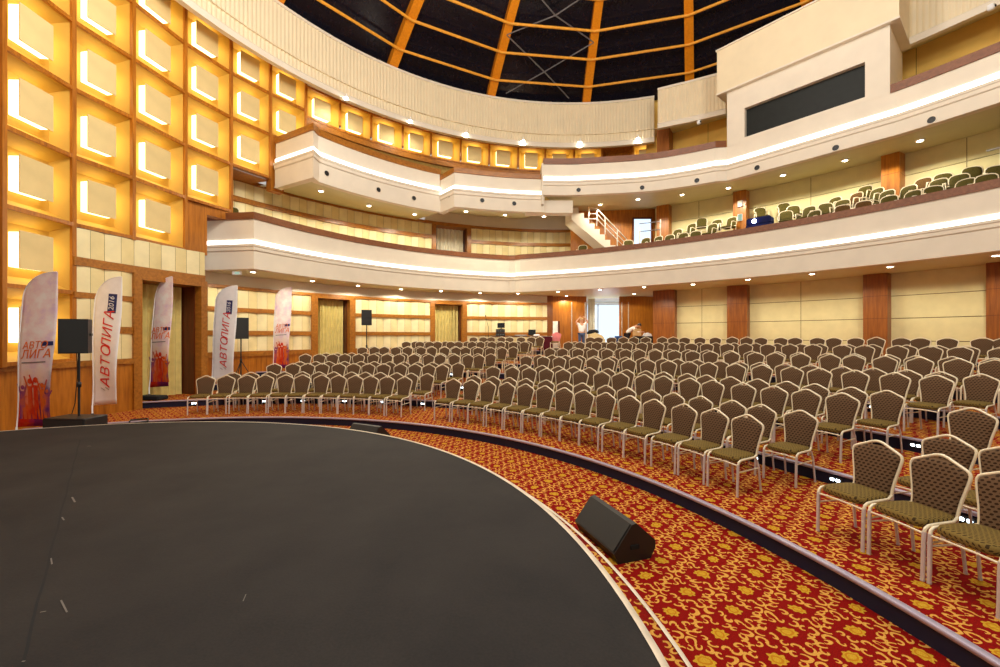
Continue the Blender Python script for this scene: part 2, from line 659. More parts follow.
# step lights in the risers
STEPS = [(1, u) for u in (194, 264, 303, 344.5, 381, 423, 754, 835, 965.5)] + [(2, u) for u in (461.7, 915.5)] + \
        [(3, u) for u in (451.7, 533.3, 751, 873, 984)] + [(4, 914.7)]
names = {1: 'second', 2: 'third', 3: 'fourth', 4: 'fifth'}
cnt = {}
for k, u in STEPS:
    x, y = hit(u, ST, TIER_R[k])
    a = math.atan2(y - ST[1], x - ST[0])
    cnt[k] = cnt.get(k, 0) + 1
    t = thing('step_light', 'small white step light in the riser of the %s tier, %s from the flags' % (names[k], ORD[cnt[k]]),
              'step light', (x, y, TIER_Z[k] - .1), a - PI / 2, 'step lights in the risers')
    b = MB()
    b.box((0, .014, 0), (.17, .022, .085), bev=.008)
    obj('housing', b, M['black'], t)
    b = MB()
    b.box((-.035, -.002, 0), (.05, .012, .035), bev=.006)
    b.box((.035, -.002, 0), (.05, .012, .035), bev=.006)
    obj('lens', b, M['step'], t)

# ================================================================== DRUM WALL WITH LIT SQUARE NICHES
US = [1, 72, 132, 184.5, 230.5, 270, 305.5, 339.6, 371, 402.5, 430.8, 460.5, 489, 518, 545, 574, 602, 633, 656]
TH = [angle(u, HA, 14.2) for u in US]
TH = [TH[0] + 5.6] + TH                       # one more bay beyond the frame
LINES = [-.58, 1.04, 2.66, 4.28, 5.9, 7.51, 9.04, 10.36]
SCA = [.955, .958, .975, .975, .993] + [1.] * 20      # the wall leaves the true circle a little at the stage end
LOW = {0: 0, 1: 0, 2: 2, 3: 2, 4: 3, 5: 4, 6: 5}


def lines(i):
    return LINES[:6] + [8.80, 10.02] if i >= 7 else LINES


def low(i):
    return LOW.get(i, 6)


def bay(i):
    a, c = pol(HA, 14.2, TH[i]), pol(HA, 14.2, TH[i + 1])
    a, c = [q * SCA[i] for q in a], [q * SCA[i + 1] for q in c]
    return Vector((a[0], a[1], 0)), Vector((c[0], c[1], 0))


lat = MB()
NB = len(TH) - 1
for i in range(1, NB):
    p, q = bay(i)
    t = (q - p).normalized()
    n = Vector((t.y, -t.x, 0))
    if n.dot(Vector((HA[0], HA[1], 0)) - p) < 0:
        n = -n
    w = (q - p).length
    mid = (p + q) / 2
    rz = math.atan2(t.y, t.x)
    for j in range(low(i), 8):
        c = mid - n * .03
        lat.box((c.x, c.y, Z(lines(i)[j])), (w + .02, .20, .085), rz)
    for s_, e in ((p, i - 1), (q, i + 1)):
        lo = min(low(i), low(e)) if 0 <= e < NB else low(i)
        if s_ is p or e >= NB:
            lat.box((s_.x - n.x * .03, s_.y - n.y * .03, (Z(LINES[lo]) + Z(LINES[7])) / 2), (.09, .21, LINES[7] - LINES[lo] + .12), rz)
wl = struct('wall_left', lat, M['wood'])

# wood skirting wall below the niches, end panels
sk = MB()
HL, RL = (HA[0] * .972, HA[1] * .972), 14.2 * .972
a72, a137 = angle(72, HL, RL), angle(134, HL, RL)
base = arc(HL, RL, TH[0] + 12, angle(1, HL, RL), 8) + arc(HL, RL, angle(1, HL, RL), a137, 16)[1:]
sk.sweep(base, [(.04, 0), (.04, Z(-.62)), (-.2, Z(-.62)), (-.2, 0)], caps=True)
sk.sweep(arc(HL, RL, TH[0] + 12, angle(1, HL, RL), 8), [(.0, Z(-.6)), (.0, Z(10.6)), (-.2, Z(10.6)), (-.2, Z(-.6))])
for u0, u1, h0, h1 in ((184.5, 206, 2.62, 4.28), (206, 231, 3.95, 4.28), (270, 283, 5.45, 7.51)):
    sk.sweep(arc(HA, 14.2, angle(u0, HA, 14.2), angle(u1, HA, 14.2), 4), [(.05, Z(h0)), (.05, Z(h1)), (-.25, Z(h1)), (-.25, Z(h0))])
obj('wood_panelling', sk, M['wood'], wl)
b = MB()
b.sweep(base, [(.10, Z(-.74)), (.10, Z(-.60)), (-.05, Z(-.60)), (-.05, Z(-.74))])
b.sweep(base, [(.06, 0), (.06, .12), (-.05, .12), (-.05, 0)])
obj('wood_moulding', b, M['woodx'], wl)
# undersides of the stepped lattice and the wall behind the upper gallery
b = MB()
for u0, u1, h in ((72, 206, 2.6), (206, 231, 4.22), (230, 272, 5.84), (268, 284, 7.45)):
    A = arc(HA, 14.3, angle(u0, HA, 14.2), angle(u1, HA, 14.2), 6)
    B = arc(BK, 15.9, angle(u0, HA, 14.2), angle(u1, HA, 14.2), 6)
    b.strip([(x, y, Z(h)) for x, y in A], [(x, y, Z(h)) for x, y in B])
obj('lattice_underside', b, M['wood'], wl)
b = MB()
b.sweep(arc(HA, 14.25, angle(306, HA, 14.2), angle(657, HA, 14.2), 60), [(0, Z(6.45)), (0, Z(8.8)), (-.1, Z(8.8)), (-.1, Z(6.45))])
obj('gallery_backing', b, M['olive'], wl)
b = MB()
b.sweep(arc(HA, 14.2, angle(306, HA, 14.2), angle(657, HA, 14.2), 60), [(.08, Z(8.5)), (.08, Z(8.74)), (-.1, Z(8.74)), (-.1, Z(8.5))])
obj('gallery_moulding', b, M['woodx'], wl)
b = MB()
b.strip([(*p, Z(10.3)) for p in arc((3.6, 8.45), 13.3, 195, 60, 60)], [(*p, Z(10.3)) for p in arc(HA, 14.6, 195, 60, 60)])
obj('drum_soffit', b, M['flute'], wl)

ROWN = ['lowest row', 'second row up', 'third row up', 'fourth row up', 'fifth row up', 'sixth row up', 'top row']
top_i = 0
for i in range(1, NB):
    p, q = bay(i)
    t = (q - p).normalized()
    n = Vector((t.y, -t.x, 0))
    if n.dot(Vector((HA[0], HA[1], 0)) - p) < 0:
        n = -n
    w = (q - p).length
    mid = (p + q) / 2
    for j in range(low(i), 7):
        if j == 6 and i < 3:
            continue
        if i >= 7:
            top_i += 1
        if i == 6 and j == 5:
            where = 'beside the end of the upper balcony'
        if i >= 7:
            lb = 'lit square niche in the single row under the fluted drum, %s from the stage end' % ORD[top_i]
        else:
            lb = 'lit square wall niche, %s, %s column from the stage end of the wall' % (ROWN[j], ORD[i])
        dark = (i == NB - 2)
        if dark:
            lb = 'unlit niche with a dark square, only dark one under the fluted drum'
        o = thing('wall_light_panel', lb, 'wall light', (mid.x, mid.y, Z((lines(i)[j] + lines(i)[j + 1]) / 2)),
                  math.atan2(-n.x, n.y) + PI, 'lit square niches of the drum wall')
        # local frame: front = -Y, x along the wall, y outwards
        hw, hh = w / 2 - .035, (lines(i)[j + 1] - lines(i)[j]) / 2 - .035
        k = .74
        D = .31
        nb_ = MB()
        fr = [(-hw, 0, -hh), (hw, 0, -hh), (hw, 0, hh), (-hw, 0, hh)]
        bk = [(-hw * k, D, -hh * k), (hw * k, D, -hh * k), (hw * k, D, hh * k), (-hw * k, D, hh * k)]
        for a in range(4):
            c = (a + 1) % 4
            nb_.quad(fr[a], fr[c], bk[c], bk[a])
        nb_.quad(*bk)
        obj('niche', nb_, M['ochre'] if not dark else M['wood'], o)
        pb = MB()
        if not dark:
            pb.box((0, .055, 0), (hw * 1.0, .03, max(hh * 1.04, .76)), bev=.006)
            obj('square_tile', pb, M['tile'], o)
            gb = MB()
            x, z = hw * .46, max(hh * .48, .35)
            R4 = [(-x, -z), (x, -z), (x, z), (-x, z)]
            for a in range(4):
                c = (a + 1) % 4
                gb.quad((R4[a][0], .07, R4[a][1]), (R4[c][0], .07, R4[c][1]), (R4[c][0], D - .01, R4[c][1]), (R4[a][0], D - .01, R4[a][1]))
            obj('light_box', gb, M['glow'], o)
        else:
            pb.box((0, .2, -.1), (.5, .25, .5), bev=.006)
            obj('dark_box', pb, M['black'], o)

# ================================================================== PADDED BAND WALLS


def bands(name, c, R, a0, a1, rows, beams, parent=None, wave=.72, amp=.055):
    """rows: (h0, h1) padded strips with soft vertical waves; beams: (h0, h1, proud)"""
    L = abs(rad(a1 - a0)) * R
    nseg = max(8, int(L / .06))
    mb = [MB(), MB()]
    for h0, h1 in rows:
        for s_ in range(int(L / (wave / 2)) + 1):
            x0, x1 = s_ * wave / 2, min(L, (s_ + 1) * wave / 2)
            if x1 - x0 < .02:
                continue
            A, B = [], []
            for q in range(7):
                x = x0 + .004 + (x1 - x0 - .008) * q / 6
                aa = a0 + (a1 - a0) * x / L
                ph = (x % wave) / wave
                r = R - amp * math.sin(PI * ph) ** .8
                px_, py_ = pol(c, r, aa)
                A.append((px_, py_, Z(h0)))
                B.append((px_, py_, Z(h1)))
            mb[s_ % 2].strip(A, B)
    back = MB()
    n = max(6, int(L / .5))
    pa = arc(c, R + .03, a0, a1, n)
    hmin, hmax = min(r[0] for r in rows), max(r[1] for r in rows)
    back.strip([(x, y, Z(hmin)) for x, y in pa], [(x, y, Z(hmax)) for x, y in pa])
    w_ = struct(name, back, M['seam'], parent)
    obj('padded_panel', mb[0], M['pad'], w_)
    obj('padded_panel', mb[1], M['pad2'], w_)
    bm = MB()
    flip = a1 > a0
    pa = arc(c, R, max(a0, a1), min(a0, a1), n)
    for h0, h1, pr in beams:
        bm.sweep(pa, [(pr, Z(h0)), (pr, Z(h1)), (-.03, Z(h1)), (-.03, Z(h0))])
    obj('wood_beam', bm, M['woodx'], w_)
    return w_


# beside the flags, under the niches
bands('wall_left_padded', HL, RL, a72, a137, [(-.6, .1), (.2, .92), (1.02, 1.72), (1.88, 2.6)], [(.06, .24, .07), (.92, 1.06, .07), (1.70, 1.90, .07)])
bands('wall_left_padded', HL, RL, a137, angle(204, HL, RL), [(1.88, 2.62)], [(1.70, 1.90, .07)])

# padded wall behind the chairs on the ground floor with two curtained doorways
ROWS = [(-.62, .08), (.16, .92), (1.04, 1.78)]
BEAMS = [(-.78, -.58, .1), (.03, .2, .1), (.9, 1.06, .1), (1.74, 1.86, .12)]


def AB(u, R=15.65):
    return angle(u, BK, R)


PIECES = [(196, 311), (354, 430), (466, 547)]
for u0, u1 in PIECES:
    wv = bands('wall_back_padded', BK, 15.65, AB(u0), AB(u1), ROWS, BEAMS)
b = MB()
for u0, u1 in PIECES:
    b.sweep(arc(BK, 15.65, AB(u0), AB(u1), 12), [(.05, 0), (.05, Z(-.7)), (-.1, Z(-.7)), (-.1, 0)])
struct('wall_back_wood_base', b, M['wood'])
b = MB()
b.sweep(arc(BK, 15.62, AB(196), AB(547), 50), [(0, Z(1.84)), (0, Z(2.4)), (-.1, Z(2.4)), (-.1, Z(1.84))])
struct('wall_back_frieze', b, M['paint'])


def curtain_mesh(width, h, amp=.05, n=None, folds=9, mat='curtain', taper=0.):
    b = MB()
    n = folds * 8
    rows = 10
    V = []
    for j in range(rows + 1):
        tz = j / rows
        for i in range(n + 1):
            x = (i / n - .5) * width * (1 - taper * (1 - tz) * .5)
            ph = i / n * folds * 2 * PI
            y = amp * math.sin(ph) + amp * .4 * math.sin(ph * .37 + 2 * tz) * (1 - tz)
            V.append((x, y, tz * h))
    b.add(V, [(j * (n + 1) + i, j * (n + 1) + i + 1, (j + 1) * (n + 1) + i + 1, (j + 1) * (n + 1) + i) for j in range(rows) for i in range(n)], True)
    return b


def doorway(name, c, R, u0, u1, z0, ztop, post, depth, label, lab_c, mat='curtain', linth=.2, folds=9, num=1):
    """framed opening with a recess and a curtain hung at its back"""
    p, q = Vector((*hit(u0, c, R), 0)), Vector((*hit(u1, c, R), 0))
    t = (q - p).normalized()
    n = Vector((-t.y, t.x, 0))
    if n.dot(p - Vector((c[0], c[1], 0))) < 0:
        n = -n
    rz = math.atan2(t.y, t.x)
    w = (q - p).length
    m = Matrix.Translation((p.x, p.y, 0)) @ Matrix.Rotation(rz, 4, 'Z')
    sgn = 1 if (Matrix.Rotation(rz, 3, 'Z') @ Vector((0, 1, 0))).dot(n) > 0 else -1
    fr = MB()
    for x in (post / 2, w - post / 2):
        fr.box((x, sgn * .04, (z0 + ztop) / 2), (post, .3, ztop - z0), mat=m)
    fr.box((w / 2, sgn * .04, ztop - linth / 2), (w - .01, .29, linth), mat=m)
    o = struct('door_%d' % num, fr, M['woodx'])
    jb = MB()
    for x in (post + .01, w - post - .01):
        jb.box((x, sgn * (depth / 2 + .16), (z0 + ztop - linth) / 2), (.05, depth, ztop - linth - z0), mat=m)
    obj('jamb', jb, M['darkwood'], o)
    hd = MB()
    hd.box((w / 2, sgn * (depth / 2 + .16), ztop - linth + .02), (w - post, depth, .05), mat=m)
    hd.box((w / 2, sgn * (depth + .12), (z0 + ztop) / 2), (w - post, .05, ztop - z0), mat=m)
    obj('recess_lining', hd, M['wood'], o)
    cu = curtain_mesh(w - 2 * post - .1, ztop - linth - z0 - .04, folds=folds)
    co = obj('curtain', cu, M[mat])
    pos = m @ Vector((w / 2, sgn * (depth - .08), z0 + .02))
    co.location = pos
    co.rotation_euler = (0, 0, rz)
    tag(co, label, 'curtain', lab_c)
    return o


doorway('door', HL, RL, 131.5, 205, .18, Z(1.72), .2, .75, 'straw coloured curtain in the doorway behind the narrow colourful feather flag', 'doorway curtains', linth=.18, folds=8, num=1)
doorway('door', BK, 15.65, 310.5, 354.5, .5, Z(1.86), .28, .55, 'straw coloured curtain in the ground floor doorway beside the far tripod loudspeaker', 'doorway curtains', folds=9, num=2)
doorway('door', BK, 15.65, 429.8, 466.4, .7, Z(1.86), .25, .55, 'straw coloured curtain in the ground floor doorway nearest the equipment desk', 'doorway curtains', folds=8, num=3)

# padded wall of the lower gallery
for u0, u1, rows, beams in (
        (214, 432, [(3.0, 3.9), (3.9, 5.06), (5.22, 5.86)], [(5.05, 5.24, .1), (5.82, 5.96, .12)]),
        (470, 571, [(3.0, 3.9), (3.9, 5.02), (5.16, 5.84)], [(5.0, 5.18, .1), (5.8, 5.94, .12)])):
    bands('wall_gallery_padded', BK, 15.65, AB(u0), AB(u1), rows, beams)
b = MB()
b.sweep(arc(BK, 15.62, AB(425), AB(640), 30), [(0, Z(5.88)), (0, Z(6.9)), (-.1, Z(6.9)), (-.1, Z(5.88))])
struct('wall_gallery_frieze', b, M['paint'])
doorway('door', BK, 15.65, 431.5, 470.5, Z(2.9), Z(5.95), .22, .5, 'pale curtain in the balcony doorway above the lower handrail', 'doorway curtains', mat='curtainwhite', linth=.18, folds=8, num=4)

# ================================================================== BALCONIES
B1L = [(-10.25, 14.6), (-8.28, 14.3)] + arc((3.95, 9.3), 13.2, 157.3, 105.2, 40)[1:]
B1R = arc(ST, 21.0, 72.7, -24, 96)
B1 = B1L + [(.78, 22.02)] + B1R[1:]
B2A = [(-8.36, 15.85), (-6.5, 14.78)] + arc((3.6, 8.5), 12.1, 147.6, 121.2, 24)[1:] + [(-2.72, 18.98)]
B2B = [(-2.72, 18.98), (-1.92, 17.98)] + seg_path([(-1.85, 17.98), (-.4, 18.42), (.75, 18.65), (1.72, 18.76), (1.95, 18.8)], 6)[1:]
B2R = seg_path([(1.90, 18.62), (3.2, 18.62), (4.43, 18.46), (5.6, 18.28), (6.64, 18.02), (7.84, 17.45), (8.6, 16.98)], 6) + [hit(727, ST, 20.98), hit(890, ST, 20.98)] + arc(ST, 21.0, angle(890, ST, 20.98) - .4, -24, 60)


def led_name(i):
    return ('bright cove light strip along the lower balcony front', 'bright cove light strip along the short end of the upper balcony above the flags',
            'bright cove light strip on the middle length of the upper balcony', 'bright cove light strip under the booth along the upper balcony')[i]


def fascia(path, top, raill, l1, l0, mould, bot, idx, rw='railwood', rails=None):
    up = MB()
    up.sweep(path, [(0, Z(raill)), (0, Z(l1)), (-.2, Z(l1)), (-.2, Z(raill))])
    up.sweep(path, [(.10, Z(l0)), (.10, Z(l0 - .07)), (.075, Z(l0 - .1)), (.075, Z(mould + .03)), (.04, Z(mould)), (-.2, Z(mould)), (-.2, Z(l0))])
    up.sweep(path, [(.035, Z(mould)), (.035, Z(bot)), (-.22, Z(bot)), (-.22, Z(mould))])
    o = struct('wall_balcony', up, M['paint'])
    r = MB()
    for pt in (rails or [path]):
        r.sweep(pt, [(.045, Z(raill)), (.045, Z(top)), (-.30, Z(top)), (-.30, Z(raill))])
    obj('handrail', r, M[rw], o)
    l = MB()
    l.sweep(path, [(.03, Z(l0)), (.03, Z(l1)), (-.06, Z(l1)), (-.06, Z(l0))])
    lo = obj('cove_light', l, M['led'])
    tag(lo, led_name(idx), 'light strip', 'balcony cove lights')
    return o


fascia(B1, 4.17, 3.94, 3.24, 3.09, 2.86, 2.26, 0)
fascia(B2A, 7.38, 7.16, 6.58, 6.42, 6.18, 5.50, 1, 'woodx')
fascia(B2B, 7.12, 6.92, 6.37, 6.22, 5.98, 5.46, 2, 'woodx')
fascia(B2R, 7.77, 7.52, 6.98, 6.79, 6.56, 6.17, 3, 'railwood', [[p for p in B2R if p[0] < 8.61] + [hit(726, ST, 20.98)], [hit(890.5, ST, 20.98)] + B2R[-61:]])


def outer(path, cc, R):
    out = []
    for x, y in path:
        a = math.atan2(y - cc[1], x - cc[0])
        out.append((cc[0] + R * math.cos(a), cc[1] + R * math.sin(a)))
    return out


def split_outer(path, nl):
    return outer(path[:nl], BK, 17.2) + outer(path[nl:], ST, 26.5)


def slab(name, path, outp, h0, h1, mat):
    b = MB()
    b.strip([(*p, Z(h0)) for p in path], [(*p, Z(h1)) for p in outp], True)
    return struct(name, b, mat)


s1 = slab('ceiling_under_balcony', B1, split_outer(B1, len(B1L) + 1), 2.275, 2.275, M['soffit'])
slab('floor_balcony', B1L, outer(B1L, BK, 17.2), 3.05, 3.05, M['olive'])
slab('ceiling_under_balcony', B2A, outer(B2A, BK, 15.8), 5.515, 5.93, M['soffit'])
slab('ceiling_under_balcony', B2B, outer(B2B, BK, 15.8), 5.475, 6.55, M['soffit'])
b = MB()
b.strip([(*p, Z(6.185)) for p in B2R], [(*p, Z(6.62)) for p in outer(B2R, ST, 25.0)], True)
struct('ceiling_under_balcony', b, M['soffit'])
slab('floor_balcony', B2A, outer(B2A, HA, 14.3), 6.35, 6.35, M['olive'])
slab('floor_balcony', B2B, outer(B2B, BK, 15.8), 6.62, 6.62, M['olive'])
slab('floor_balcony', B2R, outer(B2R, ST, 25.), 6.72, 6.72, M['olive'])
# the boxed beam left of the stair and the end wall of the main wing
b = MB()
b.box((2.2, 19.2, Z(5.77)), (2.1, .5, .55))
struct('trim_1', b, M['paint'])
b = MB()
b.box((1.86, 18.95, Z(6.65)), (.07, .8, 1.8))
struct('trim_2', b, M['paint'])

# stepped floor of the main balcony
BT = [(21.2, 3.62), (22.12, 4.0), (22.85, 4.33), (23.5, 4.68)]
for k, (R, h) in enumerate(BT):
    b = MB()
    R1 = BT[k + 1][0] if k < 3 else 24.5
    h0 = BT[k - 1][1] if k else h - .3
    b.lathe([(R, Z(h0)), (R, Z(h)), (R1 + .02, Z(h))], (ST[0], ST[1], 0), 80, a0=-24, a1=59)
    struct('floor_balcony_tier', b, M['olive'])

# ================================================================== RIGHT HAND WALLS


def panel_wall(name, c, R, a0, a1, hs, vs, h_out, mt='panel'):
    """slabs with open joints over a darker backing"""
    bk = MB()
    n = 60
    pa = arc(c, R + .02, a0, a1, n)
    bk.strip([(x, y, Z(hs[0])) for x, y in pa], [(x, y, Z(hs[-1])) for x, y in pa])
    w_ = struct(name, bk, M['seam'])
    pb = MB()
    for j in range(len(hs) - 1):
        for i in range(len(vs) - 1):
            g = .018 / R * 180 / PI
            pa = arc(c, R, vs[i] - g / 2, vs[i + 1] + g / 2, 6)
            pb.sweep(pa, [(.02, Z(hs[j] + .012)), (.02, Z(hs[j + 1] - .012)), (-.02, Z(hs[j + 1] - .012)), (-.02, Z(hs[j] + .012))], caps=False)
    obj('wall_panel', pb, M[mt], w_)
    return w_


def AS(u, R=24.2):
    return angle(u, ST, R)


panel_wall('wall_right', ST, 24.2, AS(655), -25, [-1.3, -.18, .64, 1.46, 2.3], [AS(655), AS(702), AS(737), AS(801), AS(875), AS(1000), 22, 18, 10, 2, -6, -15, -25], 2.3)
panel_wall('wall_balcony_right', ST, 24.2, AS(655), -25, [3.2, 4.75, 5.75, 6.7], [AS(655), AS(699), AS(739), AS(811), AS(890), AS(967), 23, 16, 8, -2, -12, -25], 6.7)
M['panelwarm'] = plain('warm_lit_gallery_panel', (232, 188, 96), .7, 0, .2, .02, 3)  # wall panel colour with the gallery's warm light painted into it
panel_wall('wall_gallery_right', ST, 24.2, 57, -25, [6.6, 8.2, 12.9], [57, 50, 44, 38, 33, 28, 22, 10, -2, -12, -25], 10, 'panelwarm')

for nm, u0, u1, h0, h1, R, mat in (('pillar', 653, 674.5, -1.2, 2.3, 23.7, 'redwood'), ('pillar', 727, 747, -1.2, 2.3, 23.7, 'redwood'), ('pillar', 863, 887.5, -1.2, 2.3, 23.7, 'redwood'),
                                   ('pillar', 986, 1013, -1.2, 2.3, 23.7, 'redwood'), ('pillar', 656.5, 668.8, 3.2, 6.65, 23.6, 'wood'),
                                   ('pillar', 733, 746, 3.2, 6.65, 23.6, 'wood'), ('pillar', 881, 899.5, 3.2, 6.65, 23.5, 'wood'), ('pillar', 657, 669, 6.6, 10.2, 23.4, 'redwood')):
    p, q = Vector(hit(u0, ST, R)), Vector(hit(u1, ST, R))
    t = (q - p).normalized()
    w = (q - p).length
    n = Vector((t.y, -t.x))
    mid = (p + q) / 2 - n * .4
    b = MB()
    rz = math.atan2(t.y, t.x)
    b.box((mid.x, mid.y, Z((h0 + h1) / 2)), (w, .8, h1 - h0), rz)
    o = struct(nm, b, M[mat])
    b = MB()
    for h in ((.64, 1.46) if h1 < 3 else ((4.75, 5.75) if h1 < 7 else (8.2,))):
        b.box((mid.x, mid.y, Z(h)), (w + .006, .806, .012), rz)
    obj('joint', b, M['darkwood'], o)

# back recess: veneered doors folded open beside a bright lobby
b = MB()
b.box((3.72, 24.5, Z(.6)), (2.5, .12, 3.36))
door5 = struct('door_5', b, M['wood'])
b = MB()
for x in (4.12, 4.90):
    b.box((x, 24.42, Z(.45)), (.05, .05, 3.0), bev=.01)
obj('pull_bar', b, M['chrome'], door5)
b = MB()
b.box((7.98, 24.5, Z(.6)), (2.22, .12, 3.36))
door6 = struct('door_6', b, M['wood'])
b = MB()
for x in (7.0, 7.38):
    b.box((x, 24.42, Z(.45)), (.05, .05, 3.0), bev=.01)
obj('pull_bar', b, M['chrome'], door6)
b = MB()
b.box((2.78, 24.3, Z(.6)), (.42, .5, 3.36))
struct('pillar', b, M['redwood'])
b = MB()
b.box((4.3, 26.6, Z(.6)), (.1, 4.2, 3.4))
b.box((9.2, 26.6, Z(.6)), (.1, 4.2, 3.4))
b.box((6.7, 28.6, Z(.6)), (5.2, .1, 3.4))
lob = struct('wall_lobby', b, M['paint'])
b = MB()
b.box((6.95, 28.5, Z(.6)), (2.3, .06, 3.1))
win = struct('window_1', b, M['daylight'])
b = MB()
for x in (5.8, 6.55, 8.1):
    b.box((x, 28.44, Z(.6)), (.07, .1, 3.2))
for h in (-.9, 2.1):
    b.box((6.95, 28.44, Z(h)), (2.36, .1, .07))
obj('window_frame', b, M['white'], win)
b = MB()
b.box((5.62, 26.1, Z(.6)), (.24, .24, 3.4))
struct('pillar', b, M['paint'])
sh = curtain_mesh(.42, 3.2, .05, folds=5)
co = obj('curtain', sh, M['curtainwhite'])
co.location = (5.42, 25.2, Z(-.98))
tag(co, 'ivory curtain gathered at the side of the bright lobby opening', 'curtain')
b = MB()
b.box((6.7, 26.6, TIER_Z[6] - .04), (5.2, 4.2, .06))
struct('floor_lobby', b, M['panel'])
b = MB()
b.box((6.7, 26.6, Z(2.33)), (5.2, 4.2, .06))
struct('ceiling_lobby', b, M['white'])

lamp('lobby_fill', 'POINT', (6.1, 25.0, Z(.9)), 70, (.93, .97, 1), None, shadow_soft_size=.5)  # added fill without a fixture, brightens the pillar and curtain in the lobby
# ------------------------------------------------------------------ stair up to the upper gallery, wall behind it
b = MB()
b.box((6.1, 21.95, Z(4.7)), (4.9, .12, 3.9))
struct('wall_stair', b, M['wood'])
b = MB()
NS = 11
sx0, sx1, hz0, hz1 = 3.86, 6.7, 6.30, 3.4
prof = [(sx0 - .35, hz0)]
for i in range(NS):
    x = sx0 + (sx1 - sx0) * i / NS
    h = hz0 - (hz0 - hz1) * (i + 1) / NS
    prof += [(x, hz0 - (hz0 - hz1) * i / NS), (x, h)]
prof += [(sx1, hz1), (sx1, hz1 - .35), (sx0 - .35, hz0 - .6)]
b.prism(prof, 20.85, 21.85, lambda x, y, t: (x - (t - 20.85) * .15, t, Z(y)))
st = struct('stair', b, M['paint'])
b = MB()
for i in range(NS):
    x = sx0 + (sx1 - sx0) * (i + .5) / NS
    h = hz0 - (hz0 - hz1) * (i + 1) / NS
    b.box((x - .06, 21.4, Z(h) + .012), ((sx1 - sx0) / NS - .02, .8, .02))
obj('tread', b, M['wood'], st)
rl = thing('stair_railing', 'pale metal railing with posts and rails beside the balcony stair', 'railing', (4.6, 20.85, Z(6.3)))
rl.location = (0, 0, 0)


def hat(x):
    return hz0 - (hz0 - hz1) * (x - sx0) / (sx1 - sx0)


for x in (4.35, 4.75, 5.15, 5.75, 6.2):
    b = MB()
    b.tube([(x, 20.84, Z(hat(x))), (x, 20.84, Z(hat(x) + .85))], .028, 8)
    obj('post', b, M['chrome'], rl)
for dz in (.85, .6, .35):
    b = MB()
    x0 = 4.75
    b.tube([(4.35, 20.84, Z(hat(4.75) + dz)), (x0, 20.84, Z(hat(x0) + dz)), (6.2, 20.84, Z(hat(6.2) + dz))], .022 if dz < .8 else .028, 8)
    obj('rail', b, M['chrome'], rl)
b = MB()
b.box((7.28, 21.8, Z(4.98)), (.92, .1, 2.0))
dw = struct('window_2', b, M['daylight'])
b = MB()
for x in (6.82, 7.74):
    b.box((x, 21.78, Z(4.98)), (.06, .16, 2.1))
b.box((7.28, 21.78, Z(6.02)), (.98, .16, .08))
obj('window_frame', b, M['darkwood'], dw)
gr = thing('gate_railing', 'short steel railing in front of the bright glazed balcony door', 'railing')
for x in (6.68, 7.68):
    b = MB()
    b.tube([(x, 20.35, Z(3.5)), (x, 20.35, Z(5.58 if x > 7 else 5.2))], .03, 8)
    obj('post', b, M['chrome'], gr)
for h in (5.48, 5.1):
    b = MB()
    b.tube([(6.68, 20.35, Z(h - .1)), (7.68, 20.35, Z(h))], .02, 8)
    obj('rail', b, M['steel'], gr)

# ================================================================== DRUM BAND AND DOME


def fluted(name, path, h0, h1, pitch=.15, amp=.04, lip=True, mat='flute'):
    L = [0]
    for a, c in zip(path, path[1:]):
        L.append(L[-1] + math.hypot(c[0] - a[0], c[1] - a[1]))
    n = int(L[-1] / (pitch / 6))
    A, B = [], []
    i = 0
    for k in range(n + 1):
        s_ = L[-1] * k / n
        while i < len(L) - 2 and L[i + 1] < s_:
            i += 1
        f = (s_ - L[i]) / max(1e-9, L[i + 1] - L[i])
        a, c = path[i], path[i + 1]
        d = Vector((c[0] - a[0], c[1] - a[1])).normalized()
        o = amp * abs(math.sin(PI * s_ / pitch))
        x, y = a[0] + (c[0] - a[0]) * f + d.y * o, a[1] + (c[1] - a[1]) * f - d.x * o
        A.append((x, y, Z(h0)))
        B.append((x, y, Z(h1)))
    b = MB()
    b.strip(A, B, True)
    w_ = struct(name, b, M[mat])
    b = MB()
    b.sweep(path, [(.07, Z(h1 - .05)), (.07, Z(h1 + .05)), (-.5, Z(h1 + .05)), (-.5, Z(h1 - .05))])
    b.sweep(path, [(.09, Z(h0 - .12)), (.09, Z(h0 + .08)), (.05, Z(h0 + .14)), (-.10, Z(h0 + .14)), (-.10, Z(h0 - .12))])
    obj('cornice', b, M['paint'], w_)
    return w_


fluted('wall_drum', arc((3.6, 8.45), 13.4, 192, 72.2, 90), 9.78, 11.92)
fluted('wall_drum_side', [(7.37, 19.86), (8.6, 19.25), (9.85, 18.55)], 9.78, 11.5)
fluted('wall_drum_side', arc(ST, 22.8, 34.5, -24, 56), 9.78, 11.6)
b = MB()
b.strip([(*p, Z(10.2)) for p in [(7.36, 19.9), (8.6, 19.3), (9.85, 18.6)] + arc(ST, 22.9, 44, -24, 30)], [(*p, Z(10.2)) for p in outer([(7.36, 19.9), (8.6, 19.3), (9.85, 18.6)], ST, 25.5) + arc(ST, 25.5, 44, -24, 30)])
struct('ceiling_gallery', b, M['panel'])


def dome_h(r):
    return 16.4 - .0246 * r * r


